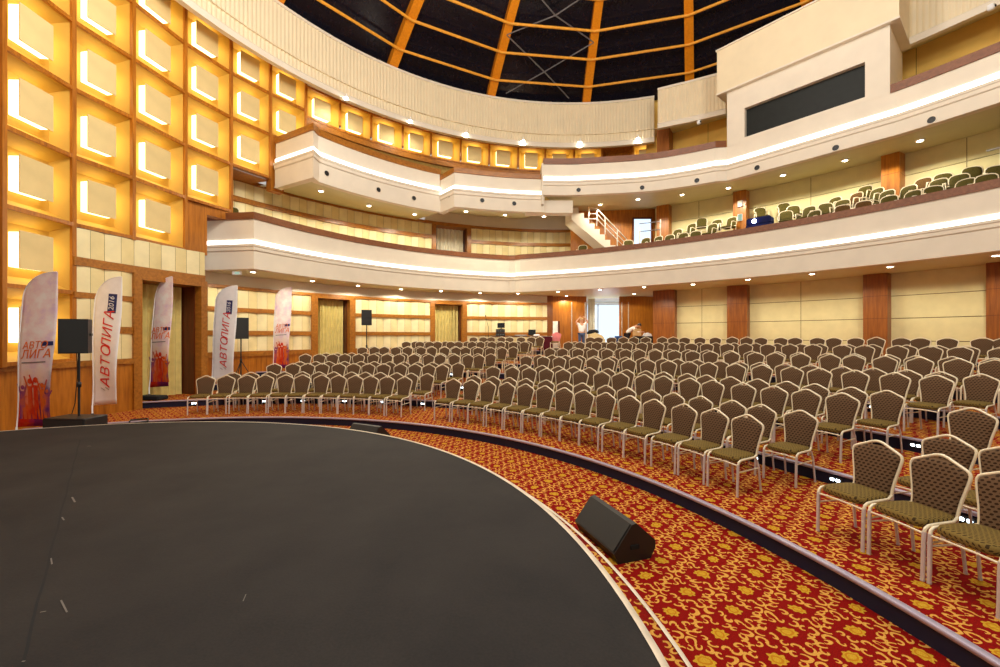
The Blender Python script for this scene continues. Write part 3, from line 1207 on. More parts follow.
b = MB()
pr = [(r, Z(dome_h(r) + .36)) for r in (13.9, 13.4, 12.6, 11.8, 11, 10, 9, 8, 6.5, 5, 3.5, 2, .6)]
b.lathe(pr, (HA[0], 8.45, 0), 72, a0=-40, a1=225)
dome = struct('ceiling_dome', b, M['domeglass'])
for k in range(-6, 6):
    a = 86.4 + 21.1 * k
    if a < -20 or a > 200:
        continue
    b = MB()
    d = Vector((math.cos(rad(a)), math.sin(rad(a)), 0))
    t = Vector((-d.y, d.x, 0))
    V = []
    rs = [13.6 - i * (13.1 / 28) for i in range(29)]
    for r in rs:
        c = Vector((HA[0], 8.45, Z(dome_h(r)))) + d * r
        for s_, dz in ((-.2, .4), (-.2, -.02), (.2, -.02), (.2, .4)):
            V.append(c + t * s_ * (.55 + .45 * r / 13.4) + Vector((0, 0, dz)))
    fs = []
    for i in range(len(rs) - 1):
        for q in range(4):
            q2 = (q + 1) % 4
            fs.append((i * 4 + q, i * 4 + q2, (i + 1) * 4 + q2, (i + 1) * 4 + q))
    b.add(V, fs)
    obj('dome_rib', b, M['rib'], dome)
for r in (12.70, 11.62, 10.55, 9.45, 8.2):
    b = MB()
    pts = []
    for k in range(-6, 6):
        a = 86.4 + 21.1 * k
        if -20 <= a <= 200:
            x, y = pol((HA[0], 8.45), r, a)
            pts.append((x, y, Z(dome_h(r) - .05)))
    for q0, q1 in zip(pts, pts[1:]):
        b.tube([q0, q1], .06, 6)
    obj('dome_purlin', b, M['purlin'], dome)


def dpt(r, a, dz=.0):
    x, y = pol((HA[0], 8.45), r, a)
    return (x, y, Z(dome_h(r) + dz))


for r0, r1 in ((13.2, 11.0), (11.0, 9.0)):
    for a0, a1 in ((86.4, 107.5), (107.5, 86.4)):
        b = MB()
        b.tube([dpt(r0, a0 if abs(r0 - 13.2) > .1 else a0 + (4 if a0 < 100 else -3)), dpt((r0 + r1) / 2, (a0 + a1) / 2, -.08), dpt(r1, a1)], .03, 6)
        obj('dome_brace', b, M['steel'], dome)

# projection booth between the balcony and the drum
pL, pR = Vector(hit(727, ST, 20.98)), Vector(hit(890, ST, 20.98))
t = (pR - pL).normalized()
n = Vector((t.y, -t.x))
rzb = math.atan2(t.y, t.x)
Wb = (pR - pL).length
mB = Matrix.Translation((pL.x, pL.y, 0)) @ Matrix.Rotation(rzb, 4, 'Z')       # local -y faces the hall


def booth_x(u):
    k = (u - 500) / F
    # intersection of the view direction with the booth face
    s_ = (k * pL.y - pL.x) / (t.x - k * t.y)
    return s_


wx0, wx1 = booth_x(744.5), booth_x(865)
face_h0, face_h1 = 7.5, 9.68
wh0, wh1 = 7.67, 8.80


def wrap(x):
    return x


b = MB()
dep = 1.9
b.box((wx0 / 2, .15, Z((face_h0 + face_h1) / 2)), (wx0, .3, face_h1 - face_h0), mat=mB)
b.box(((wx1 + Wb) / 2, .15, Z((face_h0 + face_h1) / 2)), (Wb - wx1, .3, face_h1 - face_h0), mat=mB)
b.box(((wx0 + wx1) / 2, .15, Z((face_h0 + wh0) / 2)), (wx1 - wx0, .3, wh0 - face_h0), mat=mB)
b.box(((wx0 + wx1) / 2, .15, Z((wh1 + face_h1) / 2)), (wx1 - wx0, .3, face_h1 - wh1), mat=mB)
b.box((.06, dep / 2 + .3, Z((face_h0 + face_h1) / 2)), (.12, dep, face_h1 - face_h0), mat=mB)
b.box((Wb - .06, dep / 2 + .3, Z((face_h0 + face_h1) / 2)), (.12, dep, face_h1 - face_h0), mat=mB)
booth = struct('wall_booth', b, M['paint'])
b = MB()
b.box(((wx0 + wx1) / 2, .2, Z((wh0 + wh1) / 2)), (wx1 - wx0, .03, wh1 - wh0), mat=mB)
w3 = struct('window_3', b, M['window'])
b = MB()
x0 = booth_x(718.7)
x1 = booth_x(900)
b.box(((x0 + x1) / 2, .9, Z(10.54)), (x1 - x0, 2.1, 1.75), mat=mB)
struct('wall_booth_hood', b, M['flute'])
b = MB()
b.box(((x0 + x1) / 2, .9, Z(11.43)), (x1 - x0 + .06, 2.2, .06), mat=mB)
b.box(((x0 + x1) / 2, .9, Z(9.68)), (x1 - x0 + .04, 2.16, .06), mat=mB)
struct('trim_3', b, M['paint'])

# ================================================================== LAMPS
DL1 = [(253, 272), (312.5, 281), (358, 285.6), (401, 289.2), (441, 291), (480, 293), (518, 293.6), (558, 291.7), (566.5, 295.9), (600, 289.5), (634, 293.9), (644, 287.1),
       (693, 284.3), (748, 279.5), (812, 274), (890, 266.8), (996, 255.6)]
DL2 = [(321, 190.7, 5.62), (369, 205.4, 5.66), (414.5, 214, 5.7), (466, 211.1, 5.85), (505, 214.5, 5.95), (544, 216, 6.0), (600, 204.3, 6.35), (638, 198.9, 6.33), (682, 194.4, 6.33),
       (728.5, 187.6, 6.33), (783, 174.8, 6.33), (845, 160, 6.33), (920, 140.2, 6.33)]


def ceiling_at(path, outp_c, outp_R, h0, h1, x, y):
    pass


def downlight(x, y, z, label, power, tilt=0.):
    o = thing('ceiling_downlight', label, 'downlight', (x, y, z), 0, 'recessed downlights')
    b = MB()
    b.lathe([(.075, -.012), (.085, -.03), (.115, -.03), (.125, 0), (.125, .03)], seg=20)
    obj('trim_ring', b, M['white'], o)
    b = MB()
    b.lathe([(.001, -.04), (.06, -.036), (.088, -.022)], seg=16)
    obj('lens', b, M['down'], o)
    lamp('downlight_lamp', 'SPOT', (0, 0, -.14), power, (1, .92, .74), o, spot_size=rad(166), spot_blend=.2, shadow_soft_size=.05)


for i, (u, v) in enumerate(DL1):
    x, y = spot(u, v, 2.25)
    downlight(x, y, Z(2.25) + .02, 'round recessed downlight under the lower balcony, %s along from the flags' % ORD[i + 1], 95)
for i, (u, v, h) in enumerate(DL2):
    x, y = spot(u, v, h)
    downlight(x, y, Z(h), 'round recessed downlight under the upper balcony, %s along from the lit wall' % ORD[i + 1], 135)

SPK = [(326, 173.6, B2A, 5.85), (378, 190, B2A, 5.85), (413.5, 198.5, B2A, 5.85), (450, 195.3, B2B, 5.72), (482, 200.7, B2B, 5.72), (514, 203.8, B2B, 5.72), (578.5, 190.3, B2R, 6.36), (642, 188, B2R, 6.36),
       (697, 180.8, B2R, 6.36), (757.5, 168, B2R, 6.36), (836, 148.2, B2R, 6.36), (932, 120.3, B2R, 6.36)]
for i, (u, v, pth, h) in enumerate(SPK):
    hp = path_hit(pth, u)
    if not hp:
        continue
    (x, y), nn = hp
    h = (HV - v) * y / F
    o = thing('round_speaker', 'small round black speaker set in the upper balcony front, %s along from the lit wall' % ORD[i + 1], 'speaker',
              (x + nn[0] * .035, y + nn[1] * .035, Z(h)), math.atan2(nn[1], nn[0]) + PI / 2, 'round speakers in the balcony front')
    mt = Matrix.Rotation(PI / 2, 4, 'X')
    b = MB()
    b.lathe([(.095, 0), (.095, .02), (.118, .02), (.122, 0)], seg=20, mat=mt)
    obj('ring', b, M['paint'], o)
    b = MB()
    b.lathe([(.001, .012), (.06, .014), (.102, .008)], seg=20, mat=mt)
    obj('cone', b, M['black'], o)

for i, (u, v) in enumerate([(346, 97), (410, 120), (466, 133), (523, 140), (580, 141.5), (638, 137.5)]):
    x, y = hit(u, (3.6, 8.45), 13.25)
    a = math.atan2(y - 8.45, x - 3.6)
    h = (HV - v) * y / F
    o = thing('wall_spotlight', 'bright spotlight on the drum edge, %s along the row above the single niches' % ORD[i + 1], 'spotlight', (x, y, Z(h)), a - PI / 2, 'spotlights on the drum edge')
    b = MB()
    b.tube([(0, -.06, .12), (0, -.06, 0)], .02, 8)
    obj('bracket', b, M['white'], o)
    tm = Matrix.Rotation(rad(180), 4, 'X')
    b = MB()
    b.lathe([(.001, -.06), (.05, -.055), (.07, 0), (.09, .05)], seg=14, mat=tm)
    obj('lamp_head', b, M['white'], o)
    b = MB()
    b.lathe([(.09, .045), (.075, .09), (.001, .105)], seg=14, mat=tm)
    obj('lamp_glass', b, M['spotlamp'], o)
    l = lamp('spot_lamp', 'SPOT', (0, 0.0, -.12), 130, (1, .95, .8), o, spot_size=rad(120), spot_blend=.8, shadow_soft_size=.06)
    l.rotation_euler = (rad(38), 0, 0)

# ================================================================== CHAIRS
LOFT = .047


def back_y(z):
    return .195 + (z - .45) * .17


OUT = [(.168, .44), (.172, .52), (.186, .62), (.206, .72), (.219, .79), (.221, .822), (.211, .848), (.188, .864), (.12, .897), (.05, .932), (.02, .941), (0, .942)]
LOOP = [(x, z) for x, z in OUT] + [(-x, z) for x, z in OUT[-2::-1]]


def chair_parts(seg):
    P = {}
    b = MB()                                                   # seat cushion
    rings = []
    k = 24
    for z, s_, dz in ((.415, .93, 0), (.43, 1, 0), (.462, 1, 0), (.48, .955, 0), (.488, .8, 0), (.491, .4, 0)):
        rg = []
        for i in range(k):
            a = 2 * PI * i / k
            cx_, sy_ = math.cos(a), math.sin(a)
            x = .207 * math.copysign(abs(cx_) ** .42, cx_) * s_
            y = .215 * math.copysign(abs(sy_) ** .42, sy_) * s_ - .015
            x *= 1 - .06 * max(0, y / .2)
            rg.append((x, y, z))
        rings.append(rg)
    V = [p for rg in rings for p in rg] + [(0, -.015, .492), (0, -.015, .414)]
    fs = []
    for r in range(len(rings) - 1):
        fs += [(r * k + i, r * k + (i + 1) % k, (r + 1) * k + (i + 1) % k, (r + 1) * k + i) for i in range(k)]
    fs += [((len(rings) - 1) * k + i, (len(rings) - 1) * k + (i + 1) % k, len(rings) * k) for i in range(k)]
    fs += [((i + 1) % k, i, len(rings) * k + 1) for i in range(k)]
    b.add(V, fs, True)
    P['seat'] = b.mesh('seat', M['seat'])
    b = MB()                                                   # padded back
    cz = .68
    loops = []
    for s_, o in ((.96, 0), (.94, -.018), (.80, -.026), (.4, -.029)):
        loops.append([(x * s_, back_y(min(z, .916)) + o, cz + (min(z, .914) - cz) * (s_ if s_ > .9 else s_)) for x, z in LOOP])
    k = len(LOOP)
    for sgn in (1, -1):
        V = []
        for lp in loops:
            V += [(x, back_y(z) + (y - back_y(z) if abs(y - back_y(z)) < .05 else 0) * sgn, z) for x, y, z in lp]
        V2 = []
        for li, lp in enumerate(loops):
            o = (0, -.018, -.026, -.029)[li] * sgn
            V2 += [(x, back_y(z) + o, z) for x, y, z in lp]
        V2.append((0, back_y(cz) - .03 * sgn, cz))
        fs = []
        for r in range(len(loops) - 1):
            fs += [(r * k + i, r * k + (i + 1) % k, (r + 1) * k + (i + 1) % k, (r + 1) * k + i) for i in range(k)]
        fs += [((len(loops) - 1) * k + i, (len(loops) - 1) * k + (i + 1) % k, len(loops) * k) for i in range(k)]
        b.add(V2, fs, True)
    P['backrest'] = b.mesh('backrest', M['back'])
    fr = MB()                                                  # tube round the back, runs down to the seat
    fr.tube([(x, back_y(z), z) for x, z in LOOP], .0135, seg)
    fr.tube([(-.168, back_y(.47), .47), (0, back_y(.47) + .004, .468), (.168, back_y(.47), .47)], .009, seg)
    P['back_frame'] = fr.mesh('back_frame', M['frame'])
    rail = MB()                                                # rail under the cushion + side stretchers
    for s_ in (-1, 1):
        rail.tube([(s_ * .217, -.213, .39), (s_ * .219, -.203, .425), (s_ * .22, -.175, .445), (s_ * .218, -.1, .45), (s_ * .203, .1, .45), (s_ * .172, .198, .465)], .0135, seg)
        rail.tube([(s_ * .217, -.216, .30), (s_ * .19, .212, .30)], .008, seg)
    rail.tube([(-.215, -.213, .385), (-.1, -.228, .398), (0, -.233, .40), (.1, -.228, .398), (.215, -.213, .385)], .009, seg)
    P['seat_frame'] = rail.mesh('seat_frame', M['frame'])
    for s_, nm in ((-1, 'a'), (1, 'b')):
        l = MB()
        l.tube([(s_ * .217, -.211, .40), (s_ * .217, -.217, .33), (s_ * .215, -.226, .012)], [.016, .016, .015], seg)
        l.tube([(s_ * .215, -.226, .014), (s_ * .215, -.2265, 0)], .0165, seg)
        P['front' + nm] = l.mesh('leg', M['leg'])
        l = MB()
        l.tube([(s_ * .178, .175, .43), (s_ * .19, .205, .33), (s_ * .194, .245, .012)], [.0135, .0135, .012], seg)
        l.tube([(s_ * .194, .245, .014), (s_ * .194, .246, 0)], .0145, seg)
        P['rear' + nm] = l.mesh('leg', M['leg'])
    allf = MB()                                                # whole tubular frame for the far rows
    for m_ in ('back_frame', 'seat_frame', 'fronta', 'frontb', 'reara', 'rearb'):
        me = P[m_]
        allf.add([tuple(v.co) for v in me.vertices], [tuple(p.vertices) for p in me.polygons], True)
    P['frame'] = allf.mesh('frame', M['frame'])
    return P


NEAR = chair_parts(8)
FAR = chair_parts(5)


def chair_at(x, y, z, rz, label, group, near):
    o = thing('banquet_chair', label, 'chair', (x, y, z), rz, group)
    if near:
        for nm, key in (('seat', 'seat'), ('backrest', 'backrest'), ('back_frame', 'back_frame'), ('seat_frame', 'seat_frame'), ('leg', 'fronta'), ('leg', 'frontb'), ('leg', 'reara'), ('leg', 'rearb')):
            link(nm, NEAR[key], o)
    else:
        for nm in ('seat', 'backrest', 'frame'):
            link(nm, FAR[nm], o)
    return o


ROWNAME = ['front row', 'second row', 'third row', 'fourth row', 'fifth row', 'sixth row', 'seventh row', 'eighth row', 'ninth row', 'tenth row', 'back row']


def row_R(k, r):
    return TIER_R[k] + (.53 if r == 0 else 1.53) + .23


LEFT = {(0, 0): (103.1, 71.4, 12), (0, 1): (101.6, 70.9, 13), (1, 0): (97.7, 70.9, 12), (1, 1): (95.8, 70.6, 12), (2, 0): (97.0, 69.6, 14), (2, 1): (95.2, 69.8, 14), (3, 0): (91.1, 69.6, 13),
        (3, 1): (90.2, 69.4, 13), (4, 0): (86.3, 68.9, 12), (4, 1): (86.0, 69.2, 12), (5, 0): (78.4, 68.6, 8)}
RIGHT_END = {(0, 0): (23.5, 14), (0, 1): (23.1, 15), (1, 0): (23.2, 16), (1, 1): (22.7, 18), (2, 0): (22.6, 18), (2, 1): (21.6, 21), (3, 0): (22.4, 21), (3, 1): (23.5, 20), (4, 0): (24.4, 21), (4, 1): (24.9, 21), (5, 0): (25.8, 25)}
total = 0
for (k, r), (a0, a1, n) in LEFT.items():
    R = row_R(k, r)
    for i in range(n):
        a = a1 + (a0 - a1) * i / (n - 1) + random.uniform(-.25, .25)
        x, y = pol(ST, R, a)
        lb = 'brown banquet chair, %s from the centre aisle, %s of the block beside the flags' % (ORD[i + 1], ROWNAME[k * 2 + r])
        chair_at(x, y, TIER_Z[k], rad(a - 90 + random.uniform(-2.5, 2.5)), lb, 'banquet chairs in the block beside the flags', k < 2)
        total += 1
for (k, r), (a1, n) in RIGHT_END.items():
    R = row_R(k, r)
    a0 = 62.6 if k < 5 else 61.8
    for i in range(n):
        a = a0 + (a1 - a0) * i / (n - 1) + random.uniform(-.25, .25)
        x, y = pol(ST, R, a)
        lb = 'brown banquet chair, %s from the centre aisle, %s of the large block' % (ORD[i + 1], ROWNAME[k * 2 + r])
        chair_at(x, y, TIER_Z[k], rad(a - 90 + random.uniform(-2.5, 2.5)), lb, 'banquet chairs in the large middle block', k < 3)
        total += 1
for k, r, angs in ((0, 0, (14.5, 11.5, 8.6)), (0, 1, (14.4, 11.9)), (1, 0, (16.3,))):
    R = row_R(k, r)
    for i, a in enumerate(angs):
        x, y = pol(ST, R, a)
        lb = 'banquet chair, %s from the side aisle, %s of the closest block' % (ORD[i + 1], ROWNAME[k * 2 + r])
        chair_at(x, y, TIER_Z[k], rad(a - 90 + random.uniform(-2, 2)), lb, 'banquet chairs in the block closest to the lens', True)
        total += 1
print('banquet chairs', total)


# armchairs on the balcony
def arm_parts(fab):
    P = {}
    b = MB()
    b.box((0, -.02, .45), (.46, .46, .09), bev=.03)
    P['seat'] = b.mesh('seat', fab)
    b = MB()
    lo = [(.20, .52), (.215, .62), (.225, .74), (.215, .86), (.17, .92), (.09, .945), (0, .95)]
    lp = [(x, z) for x, z in lo] + [(-x, z) for x, z in lo[-2::-1]]
    k = len(lp)
    for sgn in (1, -1):
        V = []
        for s_, o in ((.97, 0), (.93, .024), (.6, .034)):
            V += [(x * s_, .22 + (z - .5) * .2 - o * sgn, .72 + (z - .72) * s_) for x, z in lp]
        V.append((0, .264 - .036 * sgn, .72))
        fs = []
        for r in range(2):
            fs += [(r * k + i, r * k + (i + 1) % k, (r + 1) * k + (i + 1) % k, (r + 1) * k + i) for i in range(k)]
        fs += [(2 * k + i, 2 * k + (i + 1) % k, 3 * k) for i in range(k)]
        b.add(V, fs, True)
    P['backrest'] = b.mesh('backrest', fab)
    b = MB()
    b.tube([(x, .22 + (z - .5) * .2, z) for x, z in lp], .017, 6, closed=True)
    for s_ in (-1, 1):
        b.tube([(s_ * .22, -.22, 0), (s_ * .225, -.21, .42), (s_ * .25, -.19, .64), (s_ * .255, -.05, .67), (s_ * .235, .18, .66), (s_ * .215, .25, .66)], .017, 6)
        b.tube([(s_ * .2, .26, 0), (s_ * .2, .21, .44), (s_ * .2, .225, .53)], .017, 6)
    b.tube([(-.22, -.21, .40), (.22, -.21, .40)], .014, 6)
    P['frame'] = b.mesh('frame', M['frame'])
    return P


AG, AD = arm_parts(M['green']), arm_parts(M['greendark'])
ARM = [(642.7, 238.5), (654.4, 237.6), (667, 235.8), (674.5, 228.6), (681, 234.9), (688.2, 223.2), (694.9, 232.2), (701.5, 218.1), (709.2, 227.7), (714.6, 218.7), (728.5, 217.8), (761.4, 204.3), (784.9, 201.9), (785.7, 213.5),
       (794.8, 206), (805.5, 211), (809.6, 214.3), (826.9, 206.9), (830.2, 201.9), (840, 203.6), (842.6, 206.9), (850.7, 198.2), (861.5, 190.1), (863, 203.6), (871, 193.6), (881.7, 194.5), (886.2, 198.1), (903.3, 190.9),
       (906.9, 193.6), (919.5, 182.8), (934.7, 184.1), (935.6, 189.1), (944.6, 178.3), (958, 178.3), (960, 183.7), (973.4, 172), (987, 177.4), (998.6, 169.3)]
for u, v in ((582, 247.4), (591, 246.4), (600, 245.2), (609, 244), (629, 240.6)):
    ARM.append((u, v))
rows = {}
for u, v in ARM:
    x, y = hit(u, ST, 21.05)
    dv = (HV - 4.17 * F / y) - v
    k = 0 if dv < 6.2 else (1 if dv < 11.2 else (2 if dv < 16.2 else 3))
    rows.setdefault(k, []).append((u, v))
RN = ['front row at the handrail', 'second row back', 'third row back', 'rearmost row']
for k, lst in rows.items():
    lst.sort()
    lst = [q for n_, q in enumerate(lst) if n_ == 0 or q[0] - lst[n_ - 1][0] > 9]
    R = (21.75, 22.5, 23.2, 23.8)[k] - .22
    for i, (u, v) in enumerate(lst):
        x, y = hit(u, ST, R)
        a = math.degrees(math.atan2(y - ST[1], x - ST[0]))
        darkc = (u, v) in ((850.7, 198.2), (919.5, 182.8), (863, 203.6), (842.6, 206.9))
        o = thing('balcony_armchair', '%s armchair on the lower balcony, %s, %s from the stair' % ('brown' if darkc else 'olive green', RN[k], ORD[i + 1]), 'chair',
                  (x, y, Z(BT[k][1])), rad(a - 90 + random.uniform(-25, 25)), 'armchairs on the balcony')
        for nm in ('seat', 'backrest', 'frame'):
            link(nm, (AD if darkc else AG)[nm], o)

# ================================================================== FEATHER FLAGS


def text_mesh(body, size, shear=0., bold=0.):
    c = bpy.data.curves.new('lettering', 'FONT')
    c.body = body
    c.size = size
    c.shear = shear
    c.offset = 0
    c.align_x = 'CENTER'
    c.align_y = 'CENTER'
    c.extrude = .002
    o = bpy.data.objects.new('lettering', c)
    COL.objects.link(o)
    dg = bpy.context.evaluated_depsgraph_get()
    me = bpy.data.meshes.new_from_object(o.evaluated_get(dg))
    bpy.data.objects.remove(o)
    me.materials.clear()
    return me


def flag(label, loc, rz, W, H, kind, lean=.02, s0=.74, pw=1.8):
    o = thing('feather_flag', label, 'flag', loc, rz, 'feather flags by the wall')
    zb = .33

    def xl(z):
        s_ = (z - zb) / (H - zb)
        base_ = lean * 4 * s_
        if s_ > s0:
            q = min(1, (s_ - s0) / (1 - s0))
            base_ += (W - lean * 4 - .015) * (q ** pw if pw else 1 - math.sqrt(max(0, 1 - q * q)))
        return base_

    def xr(z):
        return W * .86 + .14 * W * ((z - zb) / (H - zb))

    def yy(x, z):
        return .035 * math.sin(4.2 * x / W + 1.1 * z) * (x / W) + .02 * math.sin(2.3 * z + 3 * x)
    b = MB()
    R_, C_ = 44, 12
    V = []
    for j in range(R_ + 1):
        s_ = j / R_
        z = zb + (H - zb) * (1 - (1 - s_) ** 1.6)
        a, c = xl(z), xr(z)
        zz = z
        for i in range(C_ + 1):
            x = a + (c - a) * i / C_
            V.append((x, yy(x, z), zz + .05 * (i / C_) * (1 - s_)))
    b.add(V, [(j * (C_ + 1) + i, j * (C_ + 1) + i + 1, (j + 1) * (C_ + 1) + i + 1, (j + 1) * (C_ + 1) + i) for j in range(R_) for i in range(C_)], True)
    f = obj('flag_cloth', b, M['white'] if kind == 'white' else M['banner'], o)
    md = f.modifiers.new('Solidify', 'SOLIDIFY')
    md.thickness = .004
    pts = [(-.005, 0, .05), (-.005, 0, zb)]
    for j in range(24):
        z = zb + (H - zb) * (1 - (1 - j / 23) ** 2.2)
        pts.append((xl(z) - .012, yy(xl(z), z), z + .004))
    b = MB()
    b.tube(pts, [.016] * 2 + [.015 - .008 * j / 23 for j in range(24)], 8)
    obj('pole', b, M['white'], o)
    b = MB()
    for a in (0, PI / 2):
        b.box((0, 0, .02), (.62, .045, .035), a, bev=.008)
    b.lathe([(.001, .14), (.03, .14), (.035, .03), (.05, .02)], (-.005, 0, 0), 10)
    obj('cross_base', b, M['black'], o)

    def put(me, mat, cx_, cz_, ang_, nm='lettering'):
        for v in me.vertices:
            x, y, z = v.co
            X = cx_ + x * math.cos(ang_) - y * math.sin(ang_)
            Zz = cz_ + x * math.sin(ang_) + y * math.cos(ang_)
            v.co = (X, yy(X, Zz) - .008 - z, Zz)
        me.materials.append(mat)
        return link(nm, me, o)

    def rect(cx_, cz_, w, h, ang_, mat, nm):
        b = MB()
        n = 8
        V = []
        for j in range(n + 1):
            for i in (0, 1):
                x, z = (j / n - .5) * w, (i - .5) * h
                X = cx_ + x * math.cos(ang_) - z * math.sin(ang_)
                Zz = cz_ + x * math.sin(ang_) + z * math.cos(ang_)
                V.append((X, yy(X, Zz) - .007, Zz))
        b.add(V, [(2 * j, 2 * j + 2, 2 * j + 3, 2 * j + 1) for j in range(n)])
        obj(nm, b, mat, o)
    if kind == 'white':
        a = rad(86)
        put(text_mesh('АВТО', .37, .25, .012), M['textred'], W * .50, zb + .93, a)
        put(text_mesh('ЛИГА', .34, .25, .004), M['textred'], W * .575, zb + 1.82, a)
        for q in (0, 1):
            put(text_mesh('/', .15, .25, .004), M['textgrey'], W * (.36 + .16 * q), zb + .38 + .015 * q, a, 'quote_mark')
        rect(W * .68, zb + 2.45, .46, .2, a, M['textblue'], 'blue_tag')
        put(text_mesh('2016', .17, .2, .004), M['textwhite'], W * .68 - .012, zb + 2.45, a)
    else:
        put(text_mesh('АВТО', .20, .25, .008), M['textorange'], W * .48, zb + 1.66, rad(3))
        put(text_mesh('ЛИГА', .24, .25, .008), M['textorange'], W * .50, zb + 1.48, rad(3))
        rect(W * .78, zb + 1.70, W * .26, .085, rad(3), M['textblue'], 'dark_tag')
        rect(W * .46, zb + 1.32, W * .62, .022, rad(3), M['textgrey'], 'small_print')
        b = MB()                                   # printed dancing crowd

        def P(x, z):
            return (x, yy(x, z) - .006, z)

        def disc(cx_, cz_, r):
            b.add([P(cx_ + r * math.cos(2 * PI * k / 10), cz_ + r * math.sin(2 * PI * k / 10)) for k in range(10)], [tuple(range(10))[::-1]])

        def limb(x0, z0, x1, z1, w0, w1):
            d_ = Vector((x1 - x0, z1 - z0)).normalized()
            b.add([P(x0 - d_.y * w0, z0 + d_.x * w0), P(x1 - d_.y * w1, z1 + d_.x * w1), P(x1 + d_.y * w1, z1 - d_.x * w1), P(x0 + d_.y * w0, z0 - d_.x * w0)], [(0, 1, 2, 3)])
        for fx, s_, ph in ((.14, .75, 0), (.36, 1.0, 1), (.54, 1.05, 2), (.74, .85, 0), (.88, .62, 1)):
            x0, zz = fx * W * .92, zb + .42
            limb(x0 - .03, zz - .25, x0 - .02, zz + .18 * s_, .03, .03)
            limb(x0 + .06, zz - .25, x0 + .02, zz + .18 * s_, .03, .03)
            limb(x0, zz + .15 * s_, x0 + .01, zz + .42 * s_, .055, .06)
            disc(x0 + .015, zz + .52 * s_, .048 * s_ + .01)
            limb(x0 - .04, zz + .38 * s_, x0 - .10 - .02 * ph, zz + .62 * s_, .022, .016)
            limb(x0 + .05, zz + .38 * s_, x0 + .12, zz + (.66 - .1 * ph) * s_, .022, .016)
        obj('crowd_print', b, M['crowd'], o)
    return o


flag('tall colourful feather flag on the wood wall at the stage edge', (-9.78, 8.6, 0), rad(-4), .88, 3.47, 'colour', .04, .83, 0)
flag('white feather flag with red lettering next to the subwoofer', (-9.80, 10.22, .18), rad(-4), .74, 3.42, 'white', .02, .80, 0)
flag('narrow colourful feather flag in front of the curtained doorway', (-10.15, 12.3, .36), rad(-10), .78, 3.52, 'colour', .06, .80, 0)
flag('white feather flag with red lettering behind the front row of chairs', (-9.66, 14.25, .36), rad(-6), .92, 3.5, 'white', .04, .84, 0)
flag('colourful feather flag furthest from the stage, beside the padded wall', (-8.86, 16.6, .57), rad(-14), .84, 3.5, 'colour', .03, .86, 0)

# ================================================================== SOUND EQUIPMENT


def cabinet(name, label, loc, rz, w, h, d):
    o = thing(name, label, 'speaker', loc, rz, 'black loudspeakers')
    b = MB()
    pr_ = [(-w / 2, -d / 2), (w / 2, -d / 2), (w * .36, d / 2), (-w * .36, d / 2)]
    b.prism(pr_, 0, h, lambda x, y, t: (x, y, t))
    obj('cabinet', b, M['black'], o)
    b = MB()
    b.box((0, -d / 2 - .006, h / 2), (w * .92, .014, h * .94), bev=.005)
    obj('grille', b, M['grille'], o)
    b = MB()
    b.box((w * .47, 0, h * .55), (.02, .10, .05), bev=.006)
    obj('handle', b, M['black'], o)
    b = MB()
    b.box((-w * .47, 0, h * .55), (.02, .10, .05), bev=.006)
    obj('handle', b, M['black'], o)
    return o


def tripod(label, loc, h, spread=.45):
    o = thing('speaker_stand', label, 'speaker stand', loc, .4, 'loudspeaker stands')
    b = MB()
    b.tube([(0, 0, .12), (0, 0, h)], .022, 8)
    obj('pole', b, M['black'], o)
    b = MB()
    b.lathe([(.02, -.05), (.04, -.05), (.04, .05), (.02, .05)], (0, 0, .95), 10)
    b.lathe([(.02, -.03), (.035, -.03), (.035, .03), (.02, .03)], (0, 0, .3), 10)
    obj('collar', b, M['black'], o)
    for k in range(3):
        a = 2 * PI * k / 3
        b = MB()
        b.tube([(.03 * math.cos(a), .03 * math.sin(a), .9), (spread * .55 * math.cos(a), spread * .55 * math.sin(a), .5), (spread * math.cos(a), spread * math.sin(a), .015)], .013, 8)
        b.tube([(.03 * math.cos(a), .03 * math.sin(a), .3), (spread * .62 * math.cos(a), spread * .62 * math.sin(a), .42)], .009, 6)
        obj('leg', b, M['black'], o)
    return o


# subwoofer with a pole speaker
sub = thing('subwoofer', 'low wide black subwoofer box at the stage edge under the pole loudspeaker', 'speaker', (-8.33, 8.35, 0), rad(-2), 'black loudspeakers')
b = MB()
b.box((0, 0, .30), (.84, .48, .60), bev=.015)
obj('cabinet', b, M['black'], sub)
b = MB()
b.box((0, -.245, .30), (.78, .012, .52), bev=.004)
obj('grille', b, M['grille'], sub)
b = MB()
b.lathe([(.06, 0), (.09, .012), (.1, 0)], seg=16, mat=Matrix.Translation((0, -.252, .28)) @ Matrix.Rotation(PI / 2, 4, 'X'))
obj('badge_ring', b, M['black'], sub)
pl = thing('speaker_pole', 'black pole rising from the subwoofer to the loudspeaker above', 'speaker stand', (-8.32, 8.40, .60), 0, 'loudspeaker stands')
b = MB()
b.tube([(0, 0, 0), (0, 0, 1.24)], .02, 10)
obj('tube', b, M['black'], pl)
b = MB()
b.lathe([(.02, -.05), (.036, -.05), (.036, .05), (.02, .05)], (0, 0, .62), 12)
obj('collar', b, M['black'], pl)
cabinet('loudspeaker', 'black loudspeaker on the pole above the subwoofer, between two flags', (-8.32, 8.37, 1.84), rad(24), .44, .67, .35)
x, y = (241 - 500) / F * 15.0, 15.0
tripod('black tripod stand behind the white flag and front chairs', (x, y, .36), 1.72)
cabinet('loudspeaker', 'black loudspeaker half hidden behind the white flag beside the padded wall', (x, y - .02, 2.08), rad(30), .50, .74, .40)
x, y = (366.7 - 500) / F * 19.0, 19.0
tripod('black tripod stand between the two ground floor doorways', (x, y, .78), 1.88)
cabinet('loudspeaker', 'small black loudspeaker on a stand between the two ground floor doorways', (x, y - .02, 2.66), rad(18), .44, .68, .36)
